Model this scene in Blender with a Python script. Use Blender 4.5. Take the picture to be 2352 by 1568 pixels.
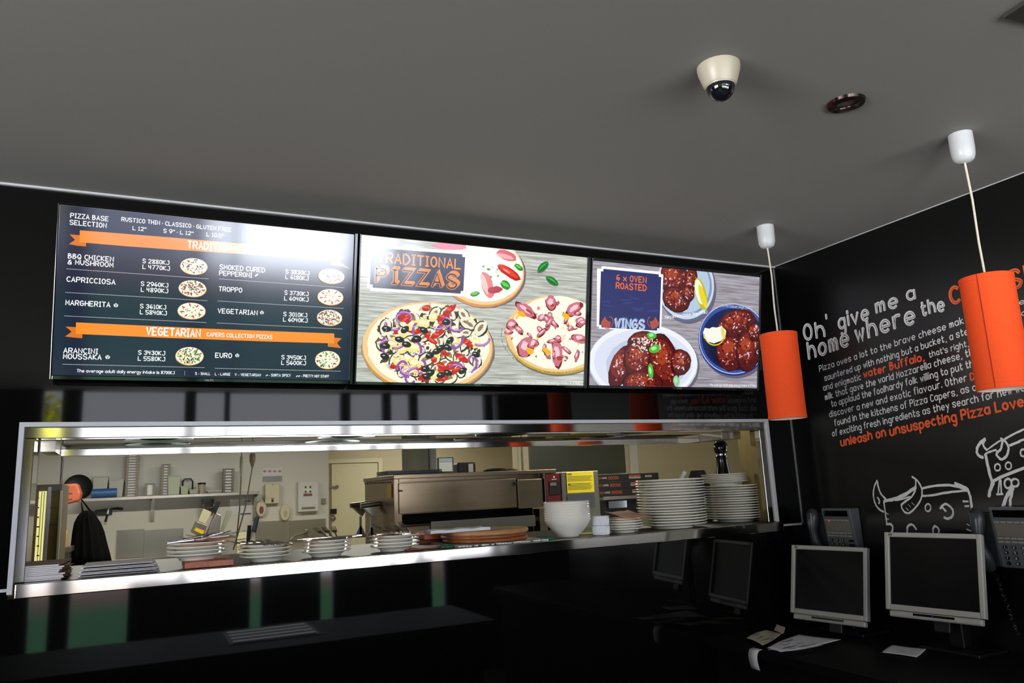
import bpy, math, random
from mathutils import Vector, Matrix
random.seed(7)
R = math.radians
for o in list(bpy.data.objects):
    bpy.data.objects.remove(o, do_unlink=True)
SC = bpy.context.scene
COL = SC.collection

# ---------------------------------------------------------------- camera
W, H, F = 2352.0, 1568.0, 1745.8
YAW, PIT, ROL = .4509, .1901, -.0466
CAM = Vector((.743, -2.787, 1.6))
_f = Vector((math.sin(YAW) * math.cos(PIT), math.cos(YAW) * math.cos(PIT), math.sin(PIT)))
_r = Vector((math.cos(YAW), -math.sin(YAW), 0))
_u = _r.cross(_f)
CR = _r * math.cos(ROL) + _u * math.sin(ROL)
CU = _u * math.cos(ROL) - _r * math.sin(ROL)
CF = _f
cd = bpy.data.cameras.new('camera')
cam = bpy.data.objects.new('camera', cd)
COL.objects.link(cam)
cd.sensor_width = 36
cd.lens = 36 * F / W
cd.clip_start = .05
cam.matrix_world = Matrix(((CR.x, CU.x, -CF.x, CAM.x), (CR.y, CU.y, -CF.y, CAM.y), (CR.z, CU.z, -CF.z, CAM.z), (0, 0, 0, 1)))
SC.camera = cam
SC.view_settings.view_transform = 'Standard'
SC.view_settings.look = 'None'
SC.view_settings.exposure = 0
SC.view_settings.gamma = 1
SC.view_settings.use_curve_mapping = False

# ---------------------------------------------------------------- world: overcast sky, bright street, lawn
wd = bpy.data.worlds.new('daylight')
SC.world = wd
wd.use_nodes = True
nt = wd.node_tree
nt.nodes.clear()
def wn(t, **k):
    n = nt.nodes.new(t)
    for a, b in k.items():
        setattr(n, a, b)
    return n
wo = wn('ShaderNodeOutputWorld'); bg = wn('ShaderNodeBackground'); tc = wn('ShaderNodeTexCoord'); sp = wn('ShaderNodeSeparateXYZ')
mr = wn('ShaderNodeMapRange'); ramp = wn('ShaderNodeValToRGB')
WORLD_STRENGTH = 14.0
mr.inputs[1].default_value = -.5; mr.inputs[2].default_value = .5
nt.links.new(tc.outputs['Generated'], sp.inputs[0]); nt.links.new(sp.outputs[2], mr.inputs[0]); nt.links.new(mr.outputs[0], ramp.inputs[0])
e = ramp.color_ramp.elements
e[0].position = 0; e[0].color = (.06, .06, .06, 1)
e[1].position = 1; e[1].color = (.20, .21, .235, 1)
for z, c in ((-.44, (.10, .10, .10)), (-.38, (.95, .95, .92)), (-.275, (.95, .95, .92)), (-.245, (.05, .08, .055)), (-.20, (.028, .066, .04)), (-.115, (.03, .08, .046)), (-.10, (.10, .075, .068)), (-.085, (.15, .13, .13)), (-.065, (.20, .22, .28)),
             (-.015, (.24, .27, .34)), (.0, (.24, .25, .28)), (.03, (.20, .21, .235))):
    n = e.new(z + .5); n.color = (*c, 1)
# a sunlit stretch of street straight across, brighter than the rest
dv = wn('ShaderNodeMath', operation='DIVIDE'); ad = wn('ShaderNodeMath', operation='ADD'); sq = wn('ShaderNodeMath', operation='POWER')
nt.links.new(sp.outputs[0], dv.inputs[0]); nt.links.new(sp.outputs[1], dv.inputs[1])       # -tan(azimuth)
ad.inputs[1].default_value = .185; nt.links.new(dv.outputs[0], ad.inputs[0])
ab = wn('ShaderNodeMath', operation='ABSOLUTE'); nt.links.new(ad.outputs[0], ab.inputs[0])
m2 = wn('ShaderNodeMapRange'); m2.interpolation_type = 'SMOOTHSTEP'
m2.inputs[1].default_value = .08; m2.inputs[2].default_value = .17; m2.inputs[3].default_value = 1; m2.inputs[4].default_value = 0
nt.links.new(ab.outputs[0], m2.inputs[0])
m3 = wn('ShaderNodeMapRange'); m3.interpolation_type = 'SMOOTHSTEP'
m3.inputs[1].default_value = -.10; m3.inputs[2].default_value = -.05; nt.links.new(sp.outputs[2], m3.inputs[0])
m4 = wn('ShaderNodeMapRange'); m4.interpolation_type = 'SMOOTHSTEP'
m4.inputs[1].default_value = -.012; m4.inputs[2].default_value = .01; m4.inputs[3].default_value = 1; m4.inputs[4].default_value = 0
nt.links.new(sp.outputs[2], m4.inputs[0])
mu = wn('ShaderNodeMath', operation='MULTIPLY'); nt.links.new(m2.outputs[0], mu.inputs[0]); nt.links.new(m3.outputs[0], mu.inputs[1])
mu2 = wn('ShaderNodeMath', operation='MULTIPLY'); nt.links.new(mu.outputs[0], mu2.inputs[0]); nt.links.new(m4.outputs[0], mu2.inputs[1])
mx = wn('ShaderNodeMix', data_type='RGBA'); nt.links.new(mu2.outputs[0], mx.inputs[0]); nt.links.new(ramp.outputs[0], mx.inputs[6])
mx.inputs[7].default_value = (2.3, 2.45, 2.75, 1)
# unseen bright ground at the left, added to lift the lettering and pendants
m5 = wn('ShaderNodeMapRange'); m5.interpolation_type = 'SMOOTHSTEP'
m5.inputs[1].default_value = -.38; m5.inputs[2].default_value = -.6; m5.inputs[3].default_value = 0; m5.inputs[4].default_value = 1
nt.links.new(sp.outputs[0], m5.inputs[0])
m6 = wn('ShaderNodeMapRange'); m6.interpolation_type = 'SMOOTHSTEP'
m6.inputs[1].default_value = -.004; m6.inputs[2].default_value = -.035; m6.inputs[3].default_value = 0; m6.inputs[4].default_value = 1
nt.links.new(sp.outputs[2], m6.inputs[0])
m7 = wn('ShaderNodeMath', operation='MULTIPLY'); nt.links.new(m5.outputs[0], m7.inputs[0]); nt.links.new(m6.outputs[0], m7.inputs[1])
my = wn('ShaderNodeMix', data_type='RGBA'); nt.links.new(m7.outputs[0], my.inputs[0]); nt.links.new(mx.outputs[2], my.inputs[6]); my.inputs[7].default_value = (1.65, 1.65, 1.68, 1)
nt.links.new(my.outputs[2], bg.inputs[0]); bg.inputs[1].default_value = WORLD_STRENGTH
nt.links.new(bg.outputs[0], wo.inputs[0])

sun = bpy.data.lights.new('sun', 'SUN'); sun.energy = 34; sun.angle = .01
so_ = bpy.data.objects.new('sun', sun); COL.objects.link(so_); so_.rotation_euler = (math.radians(-48), 0, math.radians(8))

# ---------------------------------------------------------------- kitchen battens and the daylight portal
KITCHEN_POWER = 44
KITCHEN_LAMPS = ((.6, 4.6), (2.6, 4.6), (4.3, 1.7), (4.3, 7.3))  # the rear one is added to brighten the door recess
SHOP_Y = -5.0
pl = bpy.data.lights.new('window_portal', 'AREA'); pl.shape = 'RECTANGLE'; pl.size = 4.4; pl.size_y = 2.4
pl.cycles.is_portal = True
po = bpy.data.objects.new('window_portal', pl); COL.objects.link(po)
po2 = bpy.data.objects.new('window_portal', pl.copy()); COL.objects.link(po2)
po2.data.size = 3.2; po2.data.size_y = 1.55; po2.location = (-3.0, -2.9, 1.78); po2.rotation_euler = (R(90), 0, R(-90))
po.location = (2.1, SHOP_Y, 1.35); po.rotation_euler = (R(90), 0, 0)

# ================================================================ helpers
def ray(px, py):
    return CF + CR * ((px - W / 2) / F) - CU * ((py - H / 2) / F)
def at(px, py, x=None, y=None, z=None):
    d = ray(px, py)
    i, v = (0, x) if x is not None else (1, y) if y is not None else (2, z)
    return CAM + d * ((v - CAM[i]) / d[i])
def lin(c):
    c = c / 255.0
    return c / 12.92 if c <= .04045 else ((c + .055) / 1.055) ** 2.4
def rgb(c):
    return (lin(c[0]), lin(c[1]), lin(c[2]), 1)

MATS = {}
def mat(name, c=(128, 128, 128), rough=.5, metal=0.0, spec=.5, noise=0.0, scale=8.0, bump=0.0, bscale=20.0, stretch=(1, 1, 1), sheen=None, coat=0.0):
    if name in MATS:
        return MATS[name]
    m = bpy.data.materials.new(name); m.use_nodes = True
    t = m.node_tree; b = t.nodes['Principled BSDF']
    b.inputs['Base Color'].default_value = rgb(c)
    b.inputs['Roughness'].default_value = rough
    b.inputs['Metallic'].default_value = metal
    b.inputs['Specular IOR Level'].default_value = spec
    if coat:
        b.inputs['Coat Weight'].default_value = coat; b.inputs['Coat Roughness'].default_value = .05
    if noise or bump:
        tcx = t.nodes.new('ShaderNodeTexCoord'); mp = t.nodes.new('ShaderNodeMapping')
        mp.inputs['Scale'].default_value = stretch
        t.links.new(tcx.outputs['Object'], mp.inputs[0])
    if noise:
        n = t.nodes.new('ShaderNodeTexNoise'); n.inputs['Scale'].default_value = scale; n.inputs['Detail'].default_value = 5
        t.links.new(mp.outputs[0], n.inputs['Vector'])
        x = t.nodes.new('ShaderNodeMix'); x.data_type = 'RGBA'
        lo = [min(1, v * (1 - noise)) for v in rgb(c)[:3]]; hi = [min(1, v * (1 + noise)) for v in rgb(c)[:3]]
        x.inputs[6].default_value = (*lo, 1); x.inputs[7].default_value = (*hi, 1)
        t.links.new(n.outputs['Fac'], x.inputs[0]); t.links.new(x.outputs[2], b.inputs['Base Color'])
    if bump:
        n2 = t.nodes.new('ShaderNodeTexNoise'); n2.inputs['Scale'].default_value = bscale; n2.inputs['Detail'].default_value = 2
        t.links.new(mp.outputs[0], n2.inputs['Vector'])
        bp = t.nodes.new('ShaderNodeBump'); bp.inputs['Strength'].default_value = bump; bp.inputs['Distance'].default_value = .02
        t.links.new(n2.outputs['Fac'], bp.inputs['Height']); t.links.new(bp.outputs[0], b.inputs['Normal'])
    MATS[name] = m
    return m
def glow(c, s=1.0, rough=.1, sample=False):
    key = 'glow_%s_%.2f' % ('_'.join(str(int(v)) for v in c), s)
    if key in MATS:
        return MATS[key]
    m = bpy.data.materials.new(key); m.use_nodes = True
    b = m.node_tree.nodes['Principled BSDF']
    b.inputs['Base Color'].default_value = (.003, .003, .003, 1); b.inputs['Roughness'].default_value = rough
    b.inputs['Emission Color'].default_value = rgb(c); b.inputs['Emission Strength'].default_value = s
    if not sample:
        m.cycles.emission_sampling = 'NONE'
    MATS[key] = m
    return m

class MB:
    def __init__(s):
        s.v = []; s.f = []; s.m = []
    def add(s, v, f, mi=0):
        o = len(s.v); s.v += [tuple(p) for p in v]
        for q in f:
            s.f.append(tuple(i + o for i in q)); s.m.append(mi)
        return s
    def box(s, x0, x1, y0, y1, z0, z1, mi=0):
        x0, x1 = min(x0, x1), max(x0, x1); y0, y1 = min(y0, y1), max(y0, y1); z0, z1 = min(z0, z1), max(z0, z1)
        v = [(x0, y0, z0), (x1, y0, z0), (x1, y1, z0), (x0, y1, z0), (x0, y0, z1), (x1, y0, z1), (x1, y1, z1), (x0, y1, z1)]
        return s.add(v, [(3, 2, 1, 0), (4, 5, 6, 7), (0, 1, 5, 4), (1, 2, 6, 5), (2, 3, 7, 6), (3, 0, 4, 7)], mi)
    def obox(s, c, ax, ay, az, mi=0):
        c = Vector(c); ax = Vector(ax); ay = Vector(ay); az = Vector(az)
        v = [c + ax * a + ay * b + az * d for d in (-1, 1) for a, b in ((-1, -1), (1, -1), (1, 1), (-1, 1))]
        return s.add(v, [(3, 2, 1, 0), (4, 5, 6, 7), (0, 1, 5, 4), (1, 2, 6, 5), (2, 3, 7, 6), (3, 0, 4, 7)], mi)
    def cyl(s, p0, p1, r0, r1=None, n=24, mi=0):
        r1 = r0 if r1 is None else r1
        p0 = Vector(p0); p1 = Vector(p1); d = (p1 - p0).normalized()
        a = d.orthogonal().normalized(); b = d.cross(a)
        v = []
        for p, r in ((p0, r0), (p1, r1)):
            v += [p + (a * math.cos(2 * math.pi * i / n) + b * math.sin(2 * math.pi * i / n)) * r for i in range(n)]
        f = [(i, (i + 1) % n, n + (i + 1) % n, n + i) for i in range(n)]
        f += [tuple(range(n - 1, -1, -1)), tuple(range(n, 2 * n))]
        return s.add(v, f, mi)
    def lathe(s, prof, c=(0, 0, 0), n=48, mi=0):
        v = []; f = []
        for r, z in prof:
            v += [(c[0] + r * math.cos(2 * math.pi * i / n), c[1] + r * math.sin(2 * math.pi * i / n), c[2] + z) for i in range(n)]
        for k in range(len(prof) - 1):
            for i in range(n):
                j = (i + 1) % n
                f.append((k * n + i, k * n + j, (k + 1) * n + j, (k + 1) * n + i))
        if abs(prof[0][0] - prof[-1][0]) + abs(prof[0][1] - prof[-1][1]) < 1e-7: return s.add(v, f, mi)
        if prof[0][0] > 1e-5: f.append(tuple(range(n - 1, -1, -1)))
        if prof[-1][0] > 1e-5: f.append(tuple(range((len(prof) - 1) * n, len(prof) * n)))
        return s.add(v, f, mi)
    def tube(s, pts, r, n=8, mi=0):
        pts = [Vector(p) for p in pts]; v = []; f = []
        rs = r if isinstance(r, (list, tuple)) else [r] * len(pts)
        a = None
        for i, p in enumerate(pts):
            d = (pts[min(i + 1, len(pts) - 1)] - pts[max(i - 1, 0)]).normalized()
            a = d.orthogonal().normalized() if a is None else (a - d * a.dot(d)).normalized()
            b = d.cross(a)
            v += [p + (a * math.cos(2 * math.pi * k / n) + b * math.sin(2 * math.pi * k / n)) * rs[i] for k in range(n)]
        for i in range(len(pts) - 1):
            for k in range(n):
                j = (k + 1) % n
                f.append((i * n + k, i * n + j, (i + 1) * n + j, (i + 1) * n + k))
        f += [tuple(range(n - 1, -1, -1)), tuple(range((len(pts) - 1) * n, len(pts) * n))]
        return s.add(v, f, mi)
    def prism(s, poly, ext, mi=0):
        n = len(poly); ext = Vector(ext)
        v = [Vector(p) for p in poly] + [Vector(p) + ext for p in poly]
        f = [tuple(range(n)), tuple(range(2 * n - 1, n - 1, -1))] + [((i + 1) % n, i, n + i, n + (i + 1) % n) for i in range(n)]
        return s.add(v, f, mi)
    def face(s, poly, mi=0):
        return s.add(poly, [tuple(range(len(poly)))], mi)
    def build(s, name, mats, parent=None, smooth=False, bevel=0.0, local=False, sub=0, fix=False):
        if not isinstance(mats, (list, tuple)): mats = [mats]
        me = bpy.data.meshes.new(name)
        vs = [Vector(p) for p in s.v]
        loc = None
        if parent is not None and not local:
            inv = wm(parent).inverted(); vs = [inv @ p for p in vs]
        if parent is None and not local:
            xs = [p.x for p in vs]; ys = [p.y for p in vs]; zs = [p.z for p in vs]
            loc = Vector(((min(xs) + max(xs)) / 2, (min(ys) + max(ys)) / 2, min(zs)))
            vs = [p - loc for p in vs]
        me.from_pydata([tuple(p) for p in vs], [], s.f)
        for m in mats: me.materials.append(m)
        me.polygons.foreach_set('material_index', s.m)
        if smooth:
            me.polygons.foreach_set('use_smooth', [True] * len(s.f))
            me.set_sharp_from_angle(angle=R(38))
        if fix:
            import bmesh
            b = bmesh.new(); b.from_mesh(me); bmesh.ops.recalc_face_normals(b, faces=b.faces); b.to_mesh(me); b.free()
        me.update()
        o = bpy.data.objects.new(name, me); COL.objects.link(o)
        if loc is not None: o.location = loc
        if parent is not None: o.parent = parent
        if bevel:
            bv = o.modifiers.new('bevel', 'BEVEL'); bv.width = bevel; bv.segments = 2; bv.limit_method = 'ANGLE'
        if sub:
            o.modifiers.new('sub', 'SUBSURF').render_levels = sub
        return o
def wm(o):
    m = o.matrix_basis.copy()
    while o.parent:
        o = o.parent; m = o.matrix_basis @ m
    return m
def tag(o, label, cat, group=None):
    o['label'] = label; o['category'] = cat
    if group: o['group'] = group
    return o
def thing(name, label, cat, loc=(0, 0, 0), rot=(0, 0, 0), group=None):
    o = bpy.data.objects.new(name, None); COL.objects.link(o)
    o.empty_display_size = .05
    o.location = loc; o.rotation_euler = rot
    return tag(o, label, cat, group)
def struct(o):
    o['kind'] = 'structure'; return o
def dup(src, loc, label, rot=None, group=None, scale=None):
    c = src.copy(); COL.objects.link(c); c.location = loc; c['label'] = label
    if rot is not None: c.rotation_euler = rot
    if group: c['group'] = group
    if scale: c.scale = scale
    for ch in src.children:
        d = ch.copy(); COL.objects.link(d); d.parent = c
        for g in ch.children:
            h = g.copy(); COL.objects.link(h); h.parent = d
    return c
ORD = ['top', 'second', 'third', 'fourth', 'fifth', 'sixth', 'seventh', 'eighth', 'ninth', 'tenth', 'eleventh', 'twelfth', 'thirteenth', 'fourteenth', 'fifteenth', 'sixteenth', 'seventeenth', 'eighteenth']

# ---------------------------------------------------------------- hand lettering: a stroke alphabet
GL = {
 'A': '03 29 43|15 35', 'B': '03 09|~09 29 38 27 06|~06 36 45 34 23 03', 'C': 'e:2.2,6,2.2,3,48,312', 'D': '03 09|~09 29 47 45 23 03', 'E': '43 03 09 49|06 36',
 'F': '03 09 49|06 36', 'G': 'e:2.2,6,2.2,3,48,360|46 26', 'H': '03 09|43 49|06 46', 'I': '23 29|13 33|19 39', 'J': '~49 44 23 04|29 49', 'K': '03 09|49 06 43',
 'L': '09 03 43', 'M': '03 09 25 49 43', 'N': '03 09 43 49', 'O': 'e:2,6,2,3,90,450', 'P': '03 09|~09 39 48 47 36 06', 'Q': 'e:2,6,2,3,90,450|25 43',
 'R': '03 09|~09 39 48 47 36 06|26 43', 'S': '~48 39 19 08 07 26 45 44 33 13 04', 'T': '23 29|09 49', 'U': '~09 05 14 23 34 45 49', 'V': '09 23 49', 'W': '09 13 27 33 49',
 'X': '03 49|09 43', 'Y': '09 26 49|26 23', 'Z': '09 49 03 43', '0': 'e:1.8,6,1.8,3,90,450', '1': '18 29 23|13 33', '2': '~08 29 48 47 14 03|03 43', '3': '~08 29 48 26|~26 45 33 23 04',
 '4': '09 06 46|39 33', '5': '49 09 06|~06 36 45 33 03', '6': '~39 18 05 14 23 34 45 36 15 05', '7': '09 49 13', '8': '~26 08 29 48 26 04 23 44 26', '9': '~46 25 07 19 39 47 45 13',
 'a': 'e:2,5,2,2,60,318|47 43', 'b': '09 03|e:2,5,2,2,-130,130', 'c': 'e:2,5,2,2,50,310', 'd': '49 43|e:2,5,2,2,50,310', 'e': '05 45|e:2,5,2,2,0,312', 'f': '~49 39 28 23|17 37',
 'g': 'e:2,5,2,2,50,310|~47 42 30 11', 'h': '09 03|~05 17 37 45 43', 'i': '27 23|29 28', 'j': '~27 22 10|29 28', 'k': '09 03|37 05 43', 'l': '29 23', 'm': '07 03|~05 17 26 23|~25 37 46 43',
 'n': '07 03|~05 17 37 45 43', 'o': 'e:2,5,2,2,90,450', 'p': '07 00|e:2,5,2,2,-130,130', 'q': '47 40|e:2,5,2,2,50,310', 'r': '07 03|~05 17 37', 's': '~46 37 17 06 25 44 33 13 04',
 't': '~19 14 23 34|07 37', 'u': '~07 04 13 33 45|47 43', 'v': '07 23 47', 'w': '07 13 26 33 47', 'x': '07 43|47 03', 'y': '07 24|47 10', 'z': '07 47 03 43',
 "'": '29 27', '"': '19 17|39 37', ',': '23 12', '.': '23 24', '-': '15 35', '&': '~43 17 28 38 27 04 13 33 46', '$': '~48 39 19 08 07 26 45 44 33 13 04|22 2a', '/': '03 49', ':': '24 25|27 28', '*': '25 26',
}
def _p(t):
    return (int(t[0]), (10 if t[1] == 'a' else int(t[1])) - 3)
def _cr(p, k=5):
    out = []
    for i in range(len(p) - 1):
        a = p[max(i - 1, 0)]; b = p[i]; c = p[i + 1]; d = p[min(i + 2, len(p) - 1)]
        for j in range(k):
            t = j / k
            out.append(tuple(.5 * (2 * b[n] + (c[n] - a[n]) * t + (2 * a[n] - 5 * b[n] + 4 * c[n] - d[n]) * t * t + (3 * b[n] - a[n] - 3 * c[n] + d[n]) * t ** 3) for n in (0, 1)))
    out.append(p[-1])
    return out
GLYPH = {}
for ch, s in GL.items():
    st = []
    for k in s.split('|'):
        if k.startswith('e:'):
            cx_, cy_, rx, ry, a0, a1 = [float(q) for q in k[2:].split(',')]
            m_ = 14 if a1 - a0 < 340 else 18
            st.append([(cx_ + rx * math.cos(R(a0 + (a1 - a0) * i / m_)), cy_ - 3 + ry * math.sin(R(a0 + (a1 - a0) * i / m_))) for i in range(m_ + 1)]); continue
        sm = k.startswith('~')
        p = [_p(t) for t in k.lstrip('~').split()]
        st.append(_cr(p) if sm and len(p) > 2 else p)
    GLYPH[ch] = st
def text_strokes(txt, wob=0.0, gap=1.75):
    """strokes in units of one sixth of the cap height, and the total advance"""
    x = 0; out = []
    for ch in txt:
        if ch == ' ':
            x += 3.0; continue
        st = GLYPH[ch]
        lo = min(p[0] for s in st for p in s); hi = max(p[0] for s in st for p in s)
        dy = random.uniform(-wob, wob)
        for s in st:
            out.append([(p[0] - lo + x, p[1] + dy) for p in s])
        x += hi - lo + gap
    return out, max(x - gap, 1.0)
def ribbon(pts, w, put, cap=True):
    """flat stroke of width w along 2D pts as one mitred strip; put(polygon2d) receives each piece"""
    q = [pts[0]]
    for p in pts[1:]:
        if math.hypot(p[0] - q[-1][0], p[1] - q[-1][1]) > 1e-7: q.append(p)
    n = len(q)
    if n < 2: return
    if hasattr(put, 'stroke'): put.stroke()
    dirs = []
    for i in range(n - 1):
        d = math.hypot(q[i + 1][0] - q[i][0], q[i + 1][1] - q[i][1]); dirs.append(((q[i + 1][0] - q[i][0]) / d, (q[i + 1][1] - q[i][1]) / d))
    closed = n > 3 and math.hypot(q[0][0] - q[-1][0], q[0][1] - q[-1][1]) < w * .02
    Lf, Rt = [], []
    for i in range(n):
        a = dirs[max(i - 1, 0)]; b = dirs[min(i, n - 2)]
        if closed and i in (0, n - 1): a, b = dirs[-1], dirs[0]
        nx, ny = -(a[1] + b[1]), a[0] + b[0]; m = math.hypot(nx, ny)
        if m < .2: nx, ny, k = -b[1], b[0], 1
        else:
            nx /= m; ny /= m; k = min(1 / max(.1, nx * -b[1] + ny * b[0]), 1.7)
        Lf.append((q[i][0] + nx * k * w / 2, q[i][1] + ny * k * w / 2)); Rt.append((q[i][0] - nx * k * w / 2, q[i][1] - ny * k * w / 2))
    for i in range(n - 1):
        put([Rt[i], Rt[i + 1], Lf[i + 1], Lf[i]])
    if closed: return
    e = w * .3
    a = dirs[0]; put([Rt[0], Lf[0], (Lf[0][0] - a[0] * e + a[1] * e * .6, Lf[0][1] - a[1] * e - a[0] * e * .6), (Rt[0][0] - a[0] * e - a[1] * e * .6, Rt[0][1] - a[1] * e + a[0] * e * .6)])
    a = dirs[-1]; put([Lf[-1], Rt[-1], (Rt[-1][0] + a[0] * e - a[1] * e * .6, Rt[-1][1] + a[1] * e + a[0] * e * .6), (Lf[-1][0] + a[0] * e + a[1] * e * .6, Lf[-1][1] + a[1] * e - a[0] * e * .6)])
def lettering(txt, p0, p1, h, wt, put, upright=False, wob=0.0, dx=0.0, dy=0.0, gap=1.75):
    """write txt from p0 to p1 (2D), cap height h, stroke weight wt (of h)"""
    st, adv = text_strokes(txt, wob, gap)
    ex = ((p1[0] - p0[0]) / adv, (p1[1] - p0[1]) / adv)
    L = math.hypot(*ex)
    up = (0, h / 6) if upright else (-ex[1] / L * h / 6, ex[0] / L * h / 6)
    for s in st:
        pts = [(p0[0] + ex[0] * a + up[0] * b + dx, p0[1] + ex[1] * a + up[1] * b + dy) for a, b in s]
        ribbon(pts, wt * h, put)

# ================================================================ materials
M_CEIL = mat("ceiling_paint", (136, 135, 132), .8, noise=.03, scale=3)
M_BLACK = mat('black_gloss_laminate', (9, 9, 9), .035, spec=.5, bump=.012, bscale=1.6)
M_BLACKR = mat('black_satin_laminate', (4, 4, 4), .3, spec=.5, noise=.2, scale=6)
M_STEEL = mat('polished_steel', (205, 200, 192), .07, 1, noise=.05, scale=5, bump=.05, bscale=2.2, stretch=(1, 1, .6))
M_BRUSH = mat('brushed_steel', (176, 168, 155), .3, 1, noise=.12, scale=30, bump=.05, bscale=60, stretch=(.3, 1, 12))
M_DSTEEL = mat('dull_steel', (150, 146, 130), .38, 1, noise=.15, scale=10)
M_ALU = mat('white_aluminium_trim', (200, 200, 205), .35, 0, noise=.03)
M_TILE = mat('floor_tile', (150, 144, 134), .4, noise=.2, scale=4)
M_KWALL = mat('kitchen_white_panel', (205, 202, 190), .4, noise=.04, scale=2)
M_KBEIGE = mat('kitchen_beige_panel', (190, 178, 145), .45, noise=.06, scale=3, stretch=(.4, 1, 5))
M_KGREY = mat('kitchen_grey_panel', (96, 97, 88), .5, noise=.1)
M_PORC = mat('white_porcelain', (242, 238, 226), .12, noise=.02, scale=3, coat=.4)
M_WHITE = mat('white_plastic', (225, 224, 220), .3, noise=.02)
M_CREAM = mat('cream_plastic', (205, 198, 165), .35, noise=.03)
M_BPLAS = mat('black_plastic', (14, 14, 15), .35, noise=.1)
M_BGLOSS = mat('black_gloss_plastic', (6, 6, 7), .06, noise=.05)
M_PAPER = mat('white_paper', (222, 220, 222), .7, noise=.04, scale=12)
M_KRAFT = mat('brown_napkin_paper', (186, 140, 108), .85, noise=.08, scale=14)
M_BROWN = mat('brown_card', (120, 84, 62), .8, noise=.2, scale=30)

# ================================================================ room shell
ZC = 2.645; XR = 3.592; ZS = 1.374
OL, OR, OT = .385, 3.425, 1.868
ZSH = 1.388
b = MB(); b.box(-5, 8, SHOP_Y - .15, 9.2, ZC, ZC + .12); struct(b.build('ceiling', M_CEIL))
b = MB(); b.box(-5, 8, SHOP_Y - .15, 9.2, -.1, 0); struct(b.build('floor', M_TILE))
TH = .11
b = MB()
b.box(-5, OL, 0, TH, 0, ZC); b.box(OR, XR, 0, TH, 0, ZC); b.box(OL, OR, 0, TH, OT, ZC); b.box(OL, OR, 0, TH, 0, ZSH - .046)
wb = struct(b.build('wall_back', M_BLACK))
b = MB(); b.box(XR, XR + .1, -2.3, TH, 0, ZC); wr = struct(b.build('wall_right', M_BLACKR))
b = MB(); b.box(XR + .1, 8, -2.4, -2.3, 0, ZC); struct(b.build('wall_return', M_BLACKR))
b = MB(); b.box(-3.1, -3, SHOP_Y, -4.5, 0, ZC); b.box(-3.1, -3, -1.3, TH, 0, ZC); b.box(-3.1, -3, -4.5, -1.3, 0, 1.0); b.box(-3.1, -3, -4.5, -1.3, 2.55, ZC); struct(b.build('wall_left', M_BLACKR))
b = MB()
for y in (-4.47, -3.4, -2.35, -1.33): b.box(-3.07, -3.01, y - .03, y + .03, 1.0, 2.55)
struct(b.build('added_window', mat('dark_window_frame', (30, 32, 34), .4, noise=.05)))  # unseen side window, added to throw daylight on lettering, pendants and plates
b = MB(); b.box(8, 8.1, SHOP_Y, -2.4, 0, ZC); struct(b.build('wall_far_right', M_BLACKR))
# shop front behind the photographer: solid wall either side of the glazed bay
b = MB(); b.box(-5, -.1, SHOP_Y - .12, SHOP_Y, 0, ZC); b.box(4.3, 8, SHOP_Y - .12, SHOP_Y, 0, ZC); b.box(-.1, 4.3, SHOP_Y - .12, SHOP_Y, 0, .18)
struct(b.build('wall_front', M_BLACKR))
M_MULL = mat('dark_window_frame', (30, 32, 34), .4, noise=.05)
b = MB()
for x, w_ in ((.12, .16), (1.10, .10), (1.43, .05), (2.58, .10), (3.02, .09), (3.32, .09), (4.2, .1)):
    b.box(x - w_ / 2, x + w_ / 2, SHOP_Y - .1, SHOP_Y - .02, .18, ZC)
b.box(-.1, 4.3, SHOP_Y - .1, SHOP_Y - .02, .18, .26)
struct(b.build('window_1', M_MULL))
# ceiling line trims, seams
b = MB(); b.box(-5, XR, -.012, -.0005, ZC - .008, ZC - .001); struct(b.build('trim_1', M_ALU))
b = MB(); b.box(XR - .005, XR - .0005, -2.3, -.013, ZC - .004, ZC - .001); struct(b.build('trim_2', M_ALU))
b = MB(); b.box(-5, OL - .001, -.004, -.0005, ZS - .009, ZS); b.box(OR + .025, XR - .008, -.004, -.0005, ZS - .009, ZS); struct(b.build('trim_3', M_ALU))
b = MB(); b.box(XR - .006, XR - .0005, -.006, -.0005, ZS, ZC - .012); struct(b.build('trim_4', mat('corner_bead', (120, 122, 124), .35, noise=.6, scale=60)))
# a dark hatch in the ceiling at the frame's corner
P = [at(2303, 32, z=ZC), at(2352, 0, z=ZC), at(2400, 8, z=ZC), at(2352, 55, z=ZC)]
p0 = at(2303, 32, z=ZC); p1 = at(2351, 0, z=ZC); p2 = at(2351, 52, z=ZC)
ax = (p1 - p0).normalized() * .3; ay = (p2 - p0); ay = (ay - ax.normalized() * ay.dot(ax.normalized())).normalized() * .3
b = MB(); c = p0 + ax / 2 + ay / 2
b.obox((c.x, c.y, ZC - .006), ax / 2, ay / 2, (0, 0, .0055))
tag(b.build('ceiling_vent', mat('dark_vent', (52, 52, 46), .6, noise=.1)), 'dark square vent panel on the ceiling at the top right corner', 'vent')

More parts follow.
